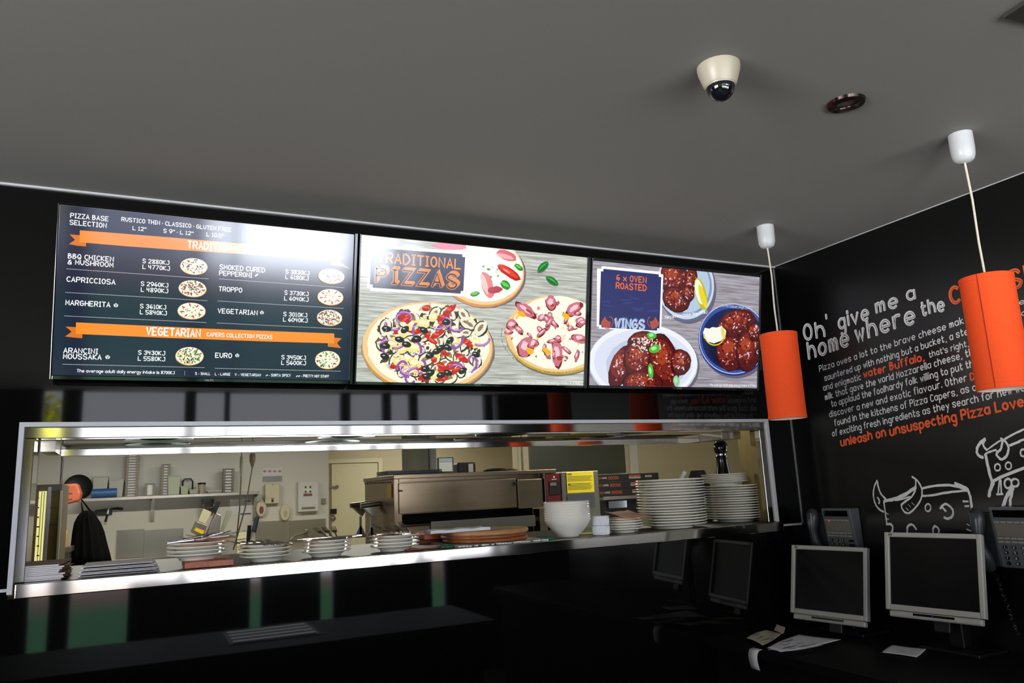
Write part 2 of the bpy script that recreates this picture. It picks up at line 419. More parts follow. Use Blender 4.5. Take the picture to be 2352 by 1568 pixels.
# ================================================================ mural on the right wall
def wall2(px, py):
    q = at(px, py, x=XR)
    return (-q.y, q.z)
M_CHALK = mat('chalk_white_vinyl', (218, 218, 218), .6, noise=.06, scale=60)
M_ORV = mat('orange_vinyl', (226, 92, 44), .6, noise=.1, scale=60)
class Mural:
    def __init__(s):
        s.b = MB(); s.k = 0; s.n = 0
    def layer(s):
        s.k += 1
    def put(s, mi):
        def f(poly):
            x = XR - .0008 - .0005 * s.k - .00003 * (s.n % 14)
            s.b.face([(x, -u, z) for u, z in poly], mi)
        def nx():
            s.n += 1
        f.stroke = nx
        return f
def z4(X, Y): return wall2(1740 + X / 2.752, 480 + Y / 2.752)
mu_ = Mural()
def mtext(t, x0, y0, x1, y1, h, wt=.13, mi=0, chalk=False, wob=.25):
    gap = 2.4 if chalk else 2.1
    h *= .84; wt *= 1.08
    a = z4(x0, y0); c = z4(x1, y1); hh = z4(x0, y0 - h)[1] - a[1]
    st = random.getstate()
    lettering(t, a, c, hh, wt, mu_.put(mi), upright=True, wob=wob, gap=gap)
    if chalk:
        random.setstate(st); mu_.layer()
        lettering(t, a, c, hh, wt * .16, mu_.put(2), upright=True, wob=wob, dx=hh * .035, dy=-hh * .02, gap=gap)
        mu_.k -= 1
for a in (('Oh', 300, 826, 425, 800, 112), ("'", 443, 745, 447, 740, 95), ('give', 518, 755, 703, 690, 108), ('me', 755, 655, 887, 612, 104), ('a', 950, 576, 996, 564, 100),
          ('home', 327, 942, 578, 862, 122), ('where', 628, 832, 995, 718, 124), ('the', 1043, 673, 1182, 636, 100)):
    mtext(*a, wt=.185, chalk=True)
mtext('CHEESE', 1228, 602, 1775, 455, 120, wt=.2, mi=1, chalk=True)
for a in (('Pizza owes a lot to the brave cheese makers', 393, 1026, 1400, 690, 43), ('sauntered up with nothing but a bucket, a steady', 427, 1085, 1420, 762, 43),
          ('and enigmatic', 418, 1147, 655, 1078, 43), ("that's right,", 1088, 938, 1335, 864, 43), ('milk that gave the world Mozzarella cheese, the', 430, 1205, 1395, 912, 45),
          ('to applaud the foolhardy folk willing to put the', 470, 1250, 1395, 988, 45), ('discover a new and exotic flavour. Other', 457, 1316, 1325, 1085, 45),
          ('found in the kitchens of Pizza Capers, as our', 490, 1369, 1440, 1130, 45), ('of exciting fresh ingredients as they search for new ways', 475, 1436, 1760, 1130, 45),
          ('e', 1658, 604, 1690, 594, 41), ('a', 1672, 676, 1704, 668, 41)):
    mtext(*a, wt=.13)
for a in (('water Buffalo,', 675, 1066, 1055, 953, 52), ('Da', 1350, 1082, 1410, 1068, 50), ('unleash on unsuspecting Pizza Lovers', 530, 1497, 1775, 1222, 60)):
    mtext(*a, wt=.2, mi=1)
mu_.b.build('wall_lettering', [M_CHALK, M_ORV, mat('mural_dark_line', (20, 21, 24), .5, noise=.1)], wr)
# the chalk cattle
cw = Mural()
def z5(X, Y): return wall2(1980 + X / 5.6, 960 + Y / 5.6)
PXS = z5(0, 0)[1] - z5(0, 100)[1]
def stroke(pts, w, smooth=True):
    q = [z5(*p) for p in (_cr(pts, 4) if smooth and len(pts) > 2 else pts)]
    for off in (-.25, .2):
        jit = [(a + random.uniform(-.1, .1) * w * PXS / 100, c + off * w * PXS / 100 * .6 + random.uniform(-.1, .1) * w * PXS / 100) for a, c in q]
        ribbon(jit, w * PXS / 100 * .72, cw.put(0))
def ell(x, y, rx, ry, w):
    stroke([(x + rx * math.cos(t * math.pi / 5), y + ry * math.sin(t * math.pi / 5)) for t in range(11)], w)
for pts, w in (([(195, 800), (160, 880), (147, 980), (165, 1080), (210, 1160), (280, 1205)], 22), ([(197, 810), (210, 880), (245, 970), (310, 1045)], 28),
               ([(285, 1068), (420, 1035), (560, 980), (690, 890)], 42), ([(430, 1055), (520, 1040), (620, 1010)], 20), ([(645, 750), (720, 810), (768, 900), (770, 1000), (735, 1090), (650, 1190), (590, 1222), (535, 1190), (508, 1120), (560, 1070), (640, 1010), (690, 910), (692, 800)], 24),
               ([(780, 905), (900, 875), (1050, 860), (1200, 872), (1350, 920)], 28), ([(780, 1000), (900, 990), (1100, 955), (1350, 928)], 26),
               ([(1200, 840), (1290, 875), (1360, 920), (1400, 1040), (1418, 1200), (1428, 1350), (1432, 1500)], 36), ([(280, 1075), (297, 1180), (310, 1280), (320, 1370)], 24),
               ([(320, 1360), (375, 1365), (398, 1410), (380, 1475)], 28), ([(585, 1475), (585, 1405), (615, 1370), (660, 1375), (700, 1430)], 30), ([(920, 1485), (915, 1420), (945, 1388), (990, 1430), (985, 1485)], 26),
               ([(1010, 1160), (1060, 1105), (1125, 1125), (1172, 1190), (1160, 1262), (1105, 1292), (1060, 1275)], 28), ([(1030, 1140), (1080, 1195)], 26),
               ([(1300, 1068), (1365, 1070)], 22), ([(1325, 1130), (1375, 1130)], 22), ([(1350, 1360), (1400, 1390)], 12), ([(1345, 1428), (1410, 1450)], 16),
               ([(640, 1085), (680, 1122)], 7), ([(595, 1105), (628, 1145)], 7), ([(568, 1152), (597, 1185)], 12), ([(200, 1020), (225, 1060), (218, 1095)], 24),
               ([(310, 1215), (340, 1235)], 10), ([(305, 1295), (345, 1298)], 10)):
    stroke(pts, w)
ell(850, 1150, 36, 48, 18)
for pts, w in (([(1580, 270), (1510, 330), (1478, 410), (1495, 475), (1555, 505)], 36), ([(1585, 275), (1560, 340), (1605, 410)], 26), ([(1605, 412), (1700, 340), (1805, 275)], 18), ([(1590, 460), (1650, 430), (1725, 408)], 22),
               ([(1790, 262), (1855, 310), (1886, 380), (1868, 470), (1800, 528), (1745, 490), (1735, 450), (1790, 390), (1808, 290)], 28), ([(1835, 270), (1950, 205), (2090, 140)], 22), ([(1900, 352), (1990, 315), (2090, 270)], 26),
               ([(1590, 470), (1620, 600), (1645, 720), (1675, 815)], 42), ([(1680, 812), (1830, 740), (2090, 640)], 34), ([(1690, 820), (1655, 910), (1635, 995)], 46), ([(1770, 795), (1750, 970)], 20), ([(1787, 795), (1792, 970)], 22),
               ([(1735, 982), (1812, 975)], 22), ([(1940, 900), (1860, 1010), (1795, 1185)], 44), ([(1940, 905), (1915, 1030), (1905, 1160)], 36)):
    stroke(pts, w)
ell(1745, 632, 36, 44, 18); ell(1885, 612, 38, 45, 18); ell(1880, 840, 46, 60, 24); ell(1970, 830, 48, 50, 22); ell(2075, 445, 36, 46, 20)
cw.b.build('cattle_drawing', M_CHALK, wr)

# ================================================================ menu screens (tilted down off the wall)
YB, YT, ZB, ZT = -.0624, -.1633, 1.9957, 2.5387
TILT = math.atan2(YB - YT, ZT - ZB)
HT = (ZT - ZB) / math.cos(TILT)
NT = Vector((0, -1, -(YB - YT) / (ZT - ZB)))
def attv(px, py):
    d = ray(px, py); p0 = Vector((0, YB, ZB))
    return CAM + d * ((p0 - CAM).dot(NT) / d.dot(NT))
def tvl(px, py):
    q = attv(px, py)
    return (q.x, (q.z - ZB) / math.cos(TILT))
XS = [(tvl(130, 467)[0] + tvl(112, 869)[0]) / 2, (tvl(824, 532)[0] + tvl(811.5, 884)[0]) / 2, (tvl(1357.5, 592)[0] + tvl(1348, 892)[0]) / 2, (tvl(1750, 638)[0] + tvl(1743, 893)[0]) / 2]
M_BEZ = mat('screen_bezel', (10, 11, 13), .08, noise=.1, scale=4, coat=.5)
class Screen:
    def __init__(s, x0, rect):
        s.x0 = x0; s.b = MB(); s.mats = []; s.key = {}; s.k = 0; s.rect = rect
    def mi(s, m):
        if m.name not in s.key:
            s.key[m.name] = len(s.mats); s.mats.append(m)
        return s.key[m.name]
    def clip(s, poly):
        x0, x1, z0, z1 = s.rect
        for ax, lim, sg in ((0, x0, 1), (0, x1, -1), (1, z0, 1), (1, z1, -1)):
            out = []
            for i in range(len(poly)):
                a = poly[i - 1]; c = poly[i]; ia = (a[ax] - lim) * sg >= 0; ic = (c[ax] - lim) * sg >= 0
                if ia != ic:
                    t = (lim - a[ax]) / (c[ax] - a[ax]); out.append((a[0] + (c[0] - a[0]) * t, a[1] + (c[1] - a[1]) * t))
                if ic: out.append(c)
            poly = out
            if len(poly) < 3: return []
        return poly
    def put(s, m):
        i = s.mi(m)
        def f(poly):
            p = s.clip(poly)
            if p:
                y = -s.k * 6e-6
                s.b.face([(u, y, z) for u, z in p], i)
        return f
    def poly(s, pts, c, e=1.0):
        s.k += 1
        s.put(c if not isinstance(c, tuple) else glow(c, e))(pts)
def blob(x, y, rx, ry, rot=0.0, irr=.15, n=14):
    ph = random.uniform(0, 6.28); a1 = random.uniform(0, irr); out = []
    for i in range(n):
        t = 2 * math.pi * i / n
        r = 1 + a1 * math.sin(2 * t + ph) + random.uniform(-irr, irr) * .6
        u, v = rx * r * math.cos(t), ry * r * math.sin(t)
        out.append((x + u * math.cos(rot) - v * math.sin(rot), y + u * math.sin(rot) + v * math.cos(rot)))
    return out
def arc(x, y, rx, ry, t0, t1, rot=0.0, n=8):
    out = []
    for i in range(n + 1):
        t = t0 + (t1 - t0) * i / n; u, v = rx * math.cos(t), ry * math.sin(t)
        out.append((x + u * math.cos(rot) - v * math.sin(rot), y + u * math.sin(rot) + v * math.cos(rot)))
    return out
def wood_glow(name, c0, c1, s=1.0):
    m = bpy.data.materials.new(name); m.use_nodes = True; t = m.node_tree; pb = t.nodes['Principled BSDF']
    pb.inputs['Base Color'].default_value = (.003, .003, .003, 1); pb.inputs['Roughness'].default_value = .1
    tx = t.nodes.new('ShaderNodeTexCoord'); mp = t.nodes.new('ShaderNodeMapping'); mp.inputs['Scale'].default_value = (1.2, 1, 26)
    n = t.nodes.new('ShaderNodeTexNoise'); n.inputs['Scale'].default_value = 5; n.inputs['Detail'].default_value = 6; n.inputs['Roughness'].default_value = .65
    r = t.nodes.new('ShaderNodeValToRGB'); r.color_ramp.elements[0].position = .36; r.color_ramp.elements[1].position = .62
    r.color_ramp.elements[0].color = rgb(c0); r.color_ramp.elements[1].color = rgb(c1)
    t.links.new(tx.outputs['Object'], mp.inputs[0]); t.links.new(mp.outputs[0], n.inputs['Vector']); t.links.new(n.outputs['Fac'], r.inputs[0])
    t.links.new(r.outputs[0], pb.inputs['Emission Color']); pb.inputs['Emission Strength'].default_value = s
    return m
def make_tv(k, label, corners):
    x0, x1 = XS[k], XS[k + 1]; gap = .0025
    root = thing('menu_screen', label, 'screen', (x0, YB, ZB), (TILT, 0, 0), 'menu screens above the serving hatch')
    w_ = x1 - x0 - gap
    cs = [(tvl(*p)[0] - x0, tvl(*p)[1]) for p in corners]
    l = (cs[0][0] + cs[3][0]) / 2; r = (cs[1][0] + cs[2][0]) / 2; t_ = (cs[0][1] + cs[1][1]) / 2; bt = (cs[2][1] + cs[3][1]) / 2
    bz = MB(); D0, D1 = -.006, .03
    bz.box(gap, l, D0, D1, 0, HT); bz.box(r, w_, D0, D1, 0, HT); bz.box(l, r, D0, D1, t_, HT); bz.box(l, r, D0, D1, 0, bt)
    bz.build('bezel', M_BEZ, root, local=True, bevel=.003)
    bk = MB(); bk.box(.02, w_ - .02, .0305, .05, .03, HT - .02); bk.build('back_cover', M_BPLAS, root, local=True, bevel=.008)
    br = MB(); br.prism([(w_ / 2 - .15, .051, .12), (w_ / 2 - .15, .051, HT - .13), (w_ / 2 - .15, .051 + .055, HT - .13)], (.3, 0, 0)); br.build('wall_bracket', M_BPLAS, root, local=True)
    lg = MB()
    cx = tvl([480, 1095, 1558][k], [873, 886, 893][k])[0] - x0
    lettering('PHILIPS', (cx - .013, .004), (cx + .013, .004), .006, .2, lambda q: lg.face([(u, -.0072, z) for u, z in q]))
    lg.build('brand_lettering', mat('silver_print', (150, 150, 155), .4, noise=.05), root, local=True)
    s = Screen(x0, (l, r, bt, t_))
    s.root = root; s.loc = lambda px, py: (tvl(px, py)[0] - x0, tvl(px, py)[1])
    return s
def finish(s):
    return s.b.build('screen', s.mats, s.root, local=True)
NAVY = (20, 25, 54); ORG = (255, 146, 40); WHT = (250, 250, 252)
# ---- left screen: the price list
s1 = make_tv(0, 'left menu screen listing pizzas with kilojoule counts under orange banners', [(137, 473.6), (814, 535), (801, 874), (119.5, 860)])
Z1 = lambda X, Y: s1.loc(100 + X / 3.178, 450 + Y / 3.178)
l, r_, b0, t0 = s1.rect
s1.put(glow(NAVY, 1.0, sample=True))([(l, b0), (r_, b0), (r_, t0), (l, t0)])
def t1(txt, xa, ya, xb, yb, h, wt=.19, c=WHT):
    a = Z1(xa, ya); d = Z1(xb, yb); hh = Z1(xa, ya - h)[1] - a[1]
    z = (a[1] + d[1]) / 2
    s1.k += 1; lettering(txt, (a[0], z), (d[0], z), hh, wt, s1.put(glow(c)))
def P1(pts, c):
    s1.poly([Z1(*p) for p in pts], c)
P1([(190, 280), (262, 285), (310, 340), (310, 368), (240, 362), (185, 350), (230, 320)], (225, 120, 30))
P1([(2100, 505), (2100, 470), (2145, 436), (2198, 442), (2160, 480), (2240, 532), (2170, 512)], (225, 120, 30))
P1([(265, 250), (900, 300), (1500, 352), (2145, 405), (2145, 475), (1700, 440), (905, 388), (600, 366), (262, 337)], ORG)
P1([(160, 952), (237, 957), (283, 1008), (283, 1038), (215, 1032), (157, 1025), (205, 990)], (225, 120, 30))
P1([(2075, 1098), (2075, 1068), (2122, 1033), (2178, 1038), (2142, 1072), (2172, 1110)], (225, 120, 30))
P1([(237, 922), (1200, 968), (2122, 1003), (2122, 1075), (1650, 1062), (900, 1035), (235, 1006)], ORG)
for a in (('PIZZA BASE', 197, 158, 472, 182, 37), ('SELECTION', 192, 208, 458, 230, 37), ('RUSTICO THIN * CLASSICO * GLUTEN FREE', 570, 187, 1368, 255, 32), ('L 12"', 652, 248, 748, 254, 30),
          ('S 9" * L 12"', 876, 268, 1092, 284, 30), ('L 10.5"', 1190, 294, 1315, 301, 30), ('TRADITIONAL', 1553, 280, 1800, 298, 31), ('S $10.', 1832, 300, 1930, 306, 31), ('VEGETARIAN', 1550, 326, 1792, 342, 31), ('S $13.95', 1832, 343, 1985, 352, 31),
          ('TRADITIONAL', 1052, 383, 1447, 408, 50), ('VEGETARIAN', 752, 1014, 1142, 1026, 54), ('CAPERS COLLECTION PIZZAS', 1192, 1025, 1668, 1040, 31),
          ('BBQ CHICKEN', 180, 455, 510, 476, 38), ('& MUSHROOM', 178, 497, 507, 517, 38), ('CAPRICCIOSA', 170, 624, 522, 644, 40), ('MARGHERITA', 162, 794, 485, 810, 40), ('ARANCINI', 147, 1144, 395, 1150, 40), ('MOUSSAKA', 145, 1185, 420, 1194, 40),
          ('SMOKED CURED', 1287, 536, 1615, 553, 37), ('PEPPERONI', 1284, 581, 1520, 590, 37), ('TROPPO', 1280, 694, 1447, 702, 37), ('VEGETARIAN', 1273, 855, 1560, 866, 37), ('EURO', 1255, 1178, 1372, 1181, 38),
          ('S 2880KJ', 724, 488, 915, 500, 33), ('L 4770KJ', 724, 530, 920, 542, 33), ('S 2960KJ', 712, 655, 908, 664, 33), ('L 4890KJ', 712, 697, 907, 706, 33), ('S 3610KJ', 706, 818, 892, 826, 33), ('L 5840KJ', 705, 861, 897, 868, 33),
          ('S 3430KJ', 692, 1156, 885, 1161, 33), ('L 5580KJ', 690, 1199, 885, 1204, 33), ('S 3830KJ', 1768, 566, 1938, 575, 32), ('L 6180KJ', 1767, 605, 1932, 613, 32), ('S 3730KJ', 1760, 720, 1932, 727, 32), ('L 6040KJ', 1758, 761, 1932, 768, 32),
          ('S 3010KJ', 1752, 876, 1922, 882, 32), ('L 6040KJ', 1750, 915, 1925, 921, 32), ('S 3450KJ', 1738, 1190, 1912, 1194, 32), ('L 5600KJ', 1737, 1229, 1913, 1233, 32),
          ('The average adult daily energy intake is 8700KJ', 245, 1284, 955, 1300, 24), ('S - SMALL', 1107, 1303, 1217, 1306, 20), ('L - LARGE', 1252, 1307, 1362, 1310, 20), ('V - VEGETARIAN', 1397, 1311, 1585, 1315, 20),
          ('- SORTA SPICY', 1645, 1314, 1803, 1319, 20), ('- PRETTY HOT STUFF', 1880, 1320, 2083, 1325, 20)):
    t1(*a[:5], a[5] * (.86 if a[5] < 45 else 1))
for x, y in ((528, 797), (468, 1175), (1594, 850), (1414, 1163)):
    c = Z1(x, y); s1.poly(blob(c[0], c[1], .0065, .0065, 0, 0, 16), WHT); t1('V', x - 9, y + 13, x + 9, y + 13, 26, .2, (20, 24, 44))
for x, y in ((1555, 577), (1630, 1308), (1850, 1314), (1866, 1314)):
    c = Z1(x, y); k = 1 if y < 1000 else .6; s1.poly(blob(c[0], c[1], .0075 * k, .0028 * k, .7, .05, 8), WHT)
for xa, ya, xb, yb in ((172, 533, 1200, 602), (163, 704, 1192, 763), (157, 875, 1185, 923), (143, 1225, 1170, 1254), (1285, 607, 2192, 667), (1275, 767, 2185, 819), (1268, 926, 2178, 970), (1255, 1255, 2165, 1280)):
    a = Z1(xa, ya); d = Z1(xb, yb); z = (a[1] + d[1]) / 2; n = 92; s1.k += 1
    f = s1.put(glow((225, 225, 232)))
    for i in range(n):
        x = a[0] + (d[0] - a[0]) * i / (n - 1); f([(x - .0013, z - .0009), (x + .0013, z - .0009), (x + .0013, z + .0009), (x - .0013, z + .0009)])
for xa, ya, xb, yb, n in ((1457, 245, 1455, 318, 9), (1031, 1280, 1030, 1305, 4)):
    a = Z1(xa, ya); d = Z1(xb, yb)
    for i in range(n):
        z = a[1] + (d[1] - a[1]) * i / (n - 1); s1.poly([(a[0] - .0008, z - .0008), (a[0] + .0008, z - .0008), (a[0] + .0008, z + .0008), (a[0] - .0008, z + .0008)], (225, 225, 232))
def mini_pizza(x, y, rx, ry, cols, spokes=None):
    c = Z1(x, y); ex = Z1(x + rx, y)[0] - c[0]; ey = c[1] - Z1(x, y + ry)[1]
    s1.poly(blob(c[0], c[1] - .001, ex, ey, 0, .015, 26), (226, 170, 90)); s1.poly(blob(c[0], c[1], ex * .97, ey * .95, 0, .02, 26), (252, 244, 222))
    for i in range(130 if spokes is None else 60):
        t = random.uniform(0, 6.28); q = math.sqrt(random.random()) * .86
        s1.poly(blob(c[0] + ex * q * math.cos(t), c[1] + ey * q * math.sin(t), random.uniform(.002, .0045), random.uniform(.0012, .003), random.uniform(0, 3), .3, 7), random.choice(cols))
    if spokes:
        for i in range(8):
            t = i * math.pi / 4 + .2
            s1.poly(blob(c[0] + ex * .7 * math.cos(t), c[1] + ey * .7 * math.sin(t), .0062, .0022, math.atan2(ey * math.sin(t), ex * math.cos(t)), .1, 8), spokes)
for x, y, rx, ry, cols, sp_ in ((1098, 513, 100, 62, [(250, 248, 240), (190, 150, 130), (90, 60, 60), (240, 225, 200), (255, 255, 250)], None), (1088, 675, 103, 62, [(240, 235, 225), (150, 60, 60), (60, 50, 60), (190, 60, 50), (120, 140, 80)], None),
                               (1081, 838, 103, 62, [(255, 250, 245), (255, 255, 250), (120, 170, 80)], (196, 40, 36)), (1066, 1167, 103, 68, [(240, 235, 225), (60, 130, 50), (230, 190, 40), (60, 40, 60), (110, 160, 70)], None),
                               (2100, 585, 95, 57, [(250, 245, 245), (200, 150, 160), (120, 80, 90), (255, 255, 255)], None), (2093, 737, 95, 60, [(250, 240, 225), (220, 150, 150), (250, 235, 220)], (170, 80, 80)),
                               (2086, 888, 92, 60, [(235, 235, 225), (60, 50, 60), (170, 40, 50), (200, 190, 150), (120, 60, 110)], None), (2072, 1195, 92, 67, [(60, 190, 60), (90, 210, 80), (235, 235, 225), (70, 60, 60)], (170, 50, 46))):
    mini_pizza(x, y, rx, ry, cols, sp_)
finish(s1)
# ---- middle screen: traditional pizzas
s2 = make_tv(1, 'middle menu screen showing three pizzas on pale boards', [(830, 538), (1349.5, 592.7), (1339, 884.7), (817, 876.7)])
Z2 = lambda X, Y: s2.loc(800 + X / 4.127, 520 + Y / 4.127)
SX = Z2(1000, 700)[0] - Z2(900, 700)[0]; SX /= 100
l, r_, b0, t0 = s2.rect
s2.put(wood_glow('screen_pale_boards', (146, 146, 136), (206, 210, 202), 1.15))([(l, b0), (r_, b0), (r_, t0), (l, t0)])
def P2(pts, c, e=1.0): s2.poly([Z2(*p) for p in pts], c, e)
def B2(x, y, rx, ry, rot, c, irr=.15, n=14, e=1.0):
    q = Z2(x, y); s2.poly(blob(q[0], q[1], rx * SX, ry * SX, rot, irr, n), c, e)
def A2(x, y, rx, ry, t0_, t1_, rot, w_, c):
    q = Z2(x, y); s2.k += 1; ribbon(arc(q[0], q[1], rx * SX, ry * SX, t0_, t1_, rot), w_ * SX, s2.put(glow(c)))
def crust(x, y, rx, ry, base, edge):
    B2(x + 8, y + 22, rx * 1.01, ry * 1.01, 0, (120, 112, 118), .01, 44); B2(x, y + 10, rx, ry, 0, edge, .008, 44); B2(x, y - 3, rx * .985, ry * .975, 0, (245, 208, 150), .008, 44)
    B2(x + 6, y - 12, rx * .93, ry * .92, 0, base, .02, 44, 1.1)
for x0_, y0_, x1_, y1_ in ((110, 630, 2260, 700), (110, 700, 2260, 760), (95, 1200, 2240, 1225), (1640, 495, 2265, 520)):
    P2([(x0_, y0_), (x1_, y1_), (x1_, y1_ + 5), (x0_, y0_ + 5)], (128, 134, 128))
crust(1275, 415, 425, 325, (255, 250, 236), (222, 150, 80))
for i in range(26):
    t = random.uniform(-1.5, 1.5); q = random.uniform(.1, .85)
    B2(1275 + 390 * q * math.cos(t), 415 + 300 * q * math.sin(t), random.uniform(8, 22), random.uniform(5, 12), random.uniform(0, 3), random.choice([(255, 252, 240), (240, 210, 180), (120, 160, 70), (250, 230, 200)]), .3)
B2(1500, 275, 115, 42, -.15, (232, 110, 120)); B2(1490, 285, 90, 22, -.1, (250, 180, 180)); B2(960, 185, 170, 34, .05, (238, 140, 160)); B2(1320, 560, 55, 130, .35, (236, 130, 130)); B2(1290, 540, 26, 100, .35, (255, 205, 195)); B2(1390, 600, 70, 36, .1, (190, 60, 80))
for x, y, rot in ((1530, 440, -.42),):
    B2(x, y, 125, 44, rot, (196, 30, 18)); B2(x - 8, y - 12, 108, 24, rot, (236, 70, 40)); B2(x - 30, y - 18, 40, 8, rot, (255, 170, 140))
for x, y, rx, ry, rot in ((1615, 385, 50, 24, -.5), (1490, 555, 58, 36, -.5), (1200, 640, 46, 22, .3), (1330, 405, 18, 12, 0), (1280, 378, 12, 8, 0)):
    B2(x, y, rx, ry, rot, (40, 150, 40)); B2(x - 4, y - 6, rx * .7, ry * .5, rot, (110, 210, 90))
P2([(205, 190), (228, 190), (230, 165), (1085, 238), (1085, 262), (1130, 266), (1112, 640), (1088, 640), (1086, 662), (205, 608), (208, 578), (180, 575)], (252, 252, 254), 1.15)
P2([(220, 222), (240, 222), (242, 200), (1080, 264), (1082, 288), (1108, 290), (1090, 612), (1066, 612), (1065, 637), (230, 580), (230, 552), (203, 549)], (42, 46, 74))
def t2(txt, xa, ya, xb, yb, h, wt, c, dx=0, dy=0, gap=1.75):
    a = Z2(xa, ya); d = Z2(xb, yb); hh = Z2(xa, ya - h)[1] - a[1]; z = (a[1] + d[1]) / 2
    s2.k += 1; lettering(txt, (a[0] + dx * SX, z - dy * SX), (d[0] + dx * SX, z - dy * SX), hh, wt, s2.put(glow(c)), gap=gap)
t2('TRADITIONAL', 278, 340, 1062, 396, 92, .17, ORG)
for j in range(5):
    t2('PIZZAS', 268 + j * 4, 525 - j * 4, 1030 + j * 4, 578 - j * 4, 132, .22, (236, 140, 44) if j % 2 == 0 else (150, 92, 52), gap=2.6)
t2('PIZZAS', 262, 530, 1024, 583, 132, .22, ORG, gap=2.6); t2('PIZZAS', 262, 530, 1024, 583, 132, .13, (40, 44, 72), gap=2.6)
for x, y, rot in ((1842, 382, .72), (1930, 512, -.45)):
    B2(x + 4, y + 8, 76, 34, rot, (110, 116, 112), .03); q = Z2(x, y)
    pts = [(q[0] + SX * (80 * u * math.cos(rot) - 34 * v * math.sin(rot)), q[1] + SX * (80 * u * math.sin(rot) + 34 * v * math.cos(rot))) for u, v in ((-1, -.1), (-.5, .75), (.1, 1), (.65, .7), (1, .05), (.6, -.75), (0, -1), (-.6, -.7))]
    s2.poly(pts, (28, 128, 52)); A2(x, y, 70, 1, 0, 3.14, rot, 3, (120, 200, 120)); B2(x, y - 10, 40, 7, rot, (80, 176, 90))
crust(1990, 1020, 560, 375, (255, 253, 226), (206, 176, 70))
for i in range(90):
    t = random.uniform(0, 6.28); q = math.sqrt(random.random()) * .86
    B2(1990 + 540 * q * math.cos(t), 1010 + 330 * q * math.sin(t), random.uniform(10, 34), random.uniform(8, 18), random.uniform(0, 3), random.choice([(255, 255, 250), (255, 240, 190), (246, 214, 110), (226, 150, 170), (198, 100, 110), (250, 226, 226), (255, 255, 255)]), .3)
for x, y, rx, ry, rot in ((1920, 720, 55, 68, .2), (1680, 790, 120, 44, -.5), (2140, 780, 100, 50, .6), (2200, 900, 60, 44, .3), (2190, 1060, 90, 40, -.1), (1680, 1140, 80, 90, -.5), (1980, 1200, 60, 120, .25), (1550, 930, 60, 42, .1), (1750, 1110, 55, 40, .4), (1520, 1000, 40, 22, .2), (1990, 1060, 34, 30, 0), (1840, 860, 50, 34, .2)):
    B2(x, y + 6, rx * 1.06, ry * 1.06, rot, (120, 50, 40), .2); B2(x, y, rx, ry, rot, (214, 120, 140), .22); B2(x - 4, y - 6, rx * .55, ry * .5, rot, (250, 206, 214), .3); B2(x + rx * .3, y + ry * .4, rx * .4, ry * .22, rot, (170, 80, 60), .3)
for i in range(22):
    t = random.uniform(0, 6.28); q = random.uniform(.2, .8); x, y = 1990 + 520 * q * math.cos(t), 1005 + 320 * q * math.sin(t); rx, ry, rot = random.uniform(30, 62), random.uniform(14, 26), random.uniform(0, 3)
    B2(x, y + 5, rx * 1.06, ry * 1.1, rot, (112, 52, 44), .25); B2(x, y, rx, ry, rot, (206, 116, 132), .25); B2(x - 3, y - 4, rx * .5, ry * .45, rot, (248, 210, 214), .3)
for x, y in ((1640, 830), (2060, 850), (1720, 1180), (1880, 1180)):
    B2(x, y, 44, 28, -.4, (250, 190, 50), .2)
for i in range(90):
    t = random.uniform(1.2, 3.3); B2(1990 + 560 * .965 * math.cos(t), 1025 + 375 * .965 * math.sin(t), 4, 4, 0, (120, 100, 50), .2, 6)
crust(772, 1140, 612, 402, (255, 246, 218), (214, 150, 70))
def inb(q): 
    t = random.uniform(0, 6.28); d = math.sqrt(random.random()) * q
    return 790 + 520 * d * math.cos(t), 1105 + 355 * d * math.sin(t)
for i in range(110):
    x, y = inb(1.0); B2(x, y, random.uniform(20, 50), random.uniform(12, 30), random.uniform(0, 3), random.choice([(84, 62, 50), (120, 84, 56), (58, 44, 42), (150, 60, 44)]), .35)
for i in range(190):
    x, y = inb(.98); B2(x, y, random.uniform(14, 44), random.uniform(10, 26), random.uniform(0, 3), random.choice([(255, 252, 240), (250, 240, 210), (236, 222, 180), (60, 44, 40), (255, 250, 225), (210, 196, 170)]), .35)
for i in range(52):
    x, y = inb(.97); rot = random.uniform(0, 3); rx = random.uniform(50, 92)
    B2(x + 5, y + 7, rx, rx * .72, rot, (56, 44, 38), .12); B2(x, y, rx * .95, rx * .66, rot, (246, 238, 216), .12); B2(x, y, rx * .5, rx * .22, rot, (150, 124, 96), .3); A2(x, y, rx * .9, rx * .62, .4, 2.6, rot, 11, (70, 54, 46))
for i in range(27):
    x, y = inb(.97); B2(x, y, random.uniform(36, 84), random.uniform(20, 34), random.uniform(-.8, .8), (196, 22, 24), .3); B2(x - 5, y - 9, 34, 9, random.uniform(-.6, .6), (245, 90, 80), .3)
for i in range(15):
    x, y = inb(.9); B2(x, y, random.uniform(42, 70), random.uniform(34, 50), random.uniform(-.5, .5), (252, 232, 140), .18); B2(x - 4, y - 8, 36, 22, 0, (255, 248, 205), .2)
for i in range(20):
    x, y = inb(.95); rr = random.uniform(60, 95); t = random.uniform(0, 6); A2(x, y, rr, rr * .6, t, t + 2.4, random.uniform(0, 2), 22, (150, 84, 170)); A2(x, y - 3, rr, rr * .6, t + .1, t + 2.3, random.uniform(0, .2), 8, (214, 166, 220))
for i in range(22):
    x, y = inb(.95); B2(x, y, 42, 28, random.uniform(-.5, .8), (40, 26, 36), .06); B2(x - 10, y - 9, 12, 5, 0, (210, 196, 200), .1)
for i in range(70):
    x, y = inb(1.0); B2(x, y, 8, 5, random.uniform(0, 3), random.choice([(90, 140, 50), (60, 110, 40), (140, 170, 70)]), .3, 6)
t2('The average adult daily energy intake is 8700KJ', 1602, 1488, 2203, 1494, 26, .17, (232, 236, 230))
finish(s2)
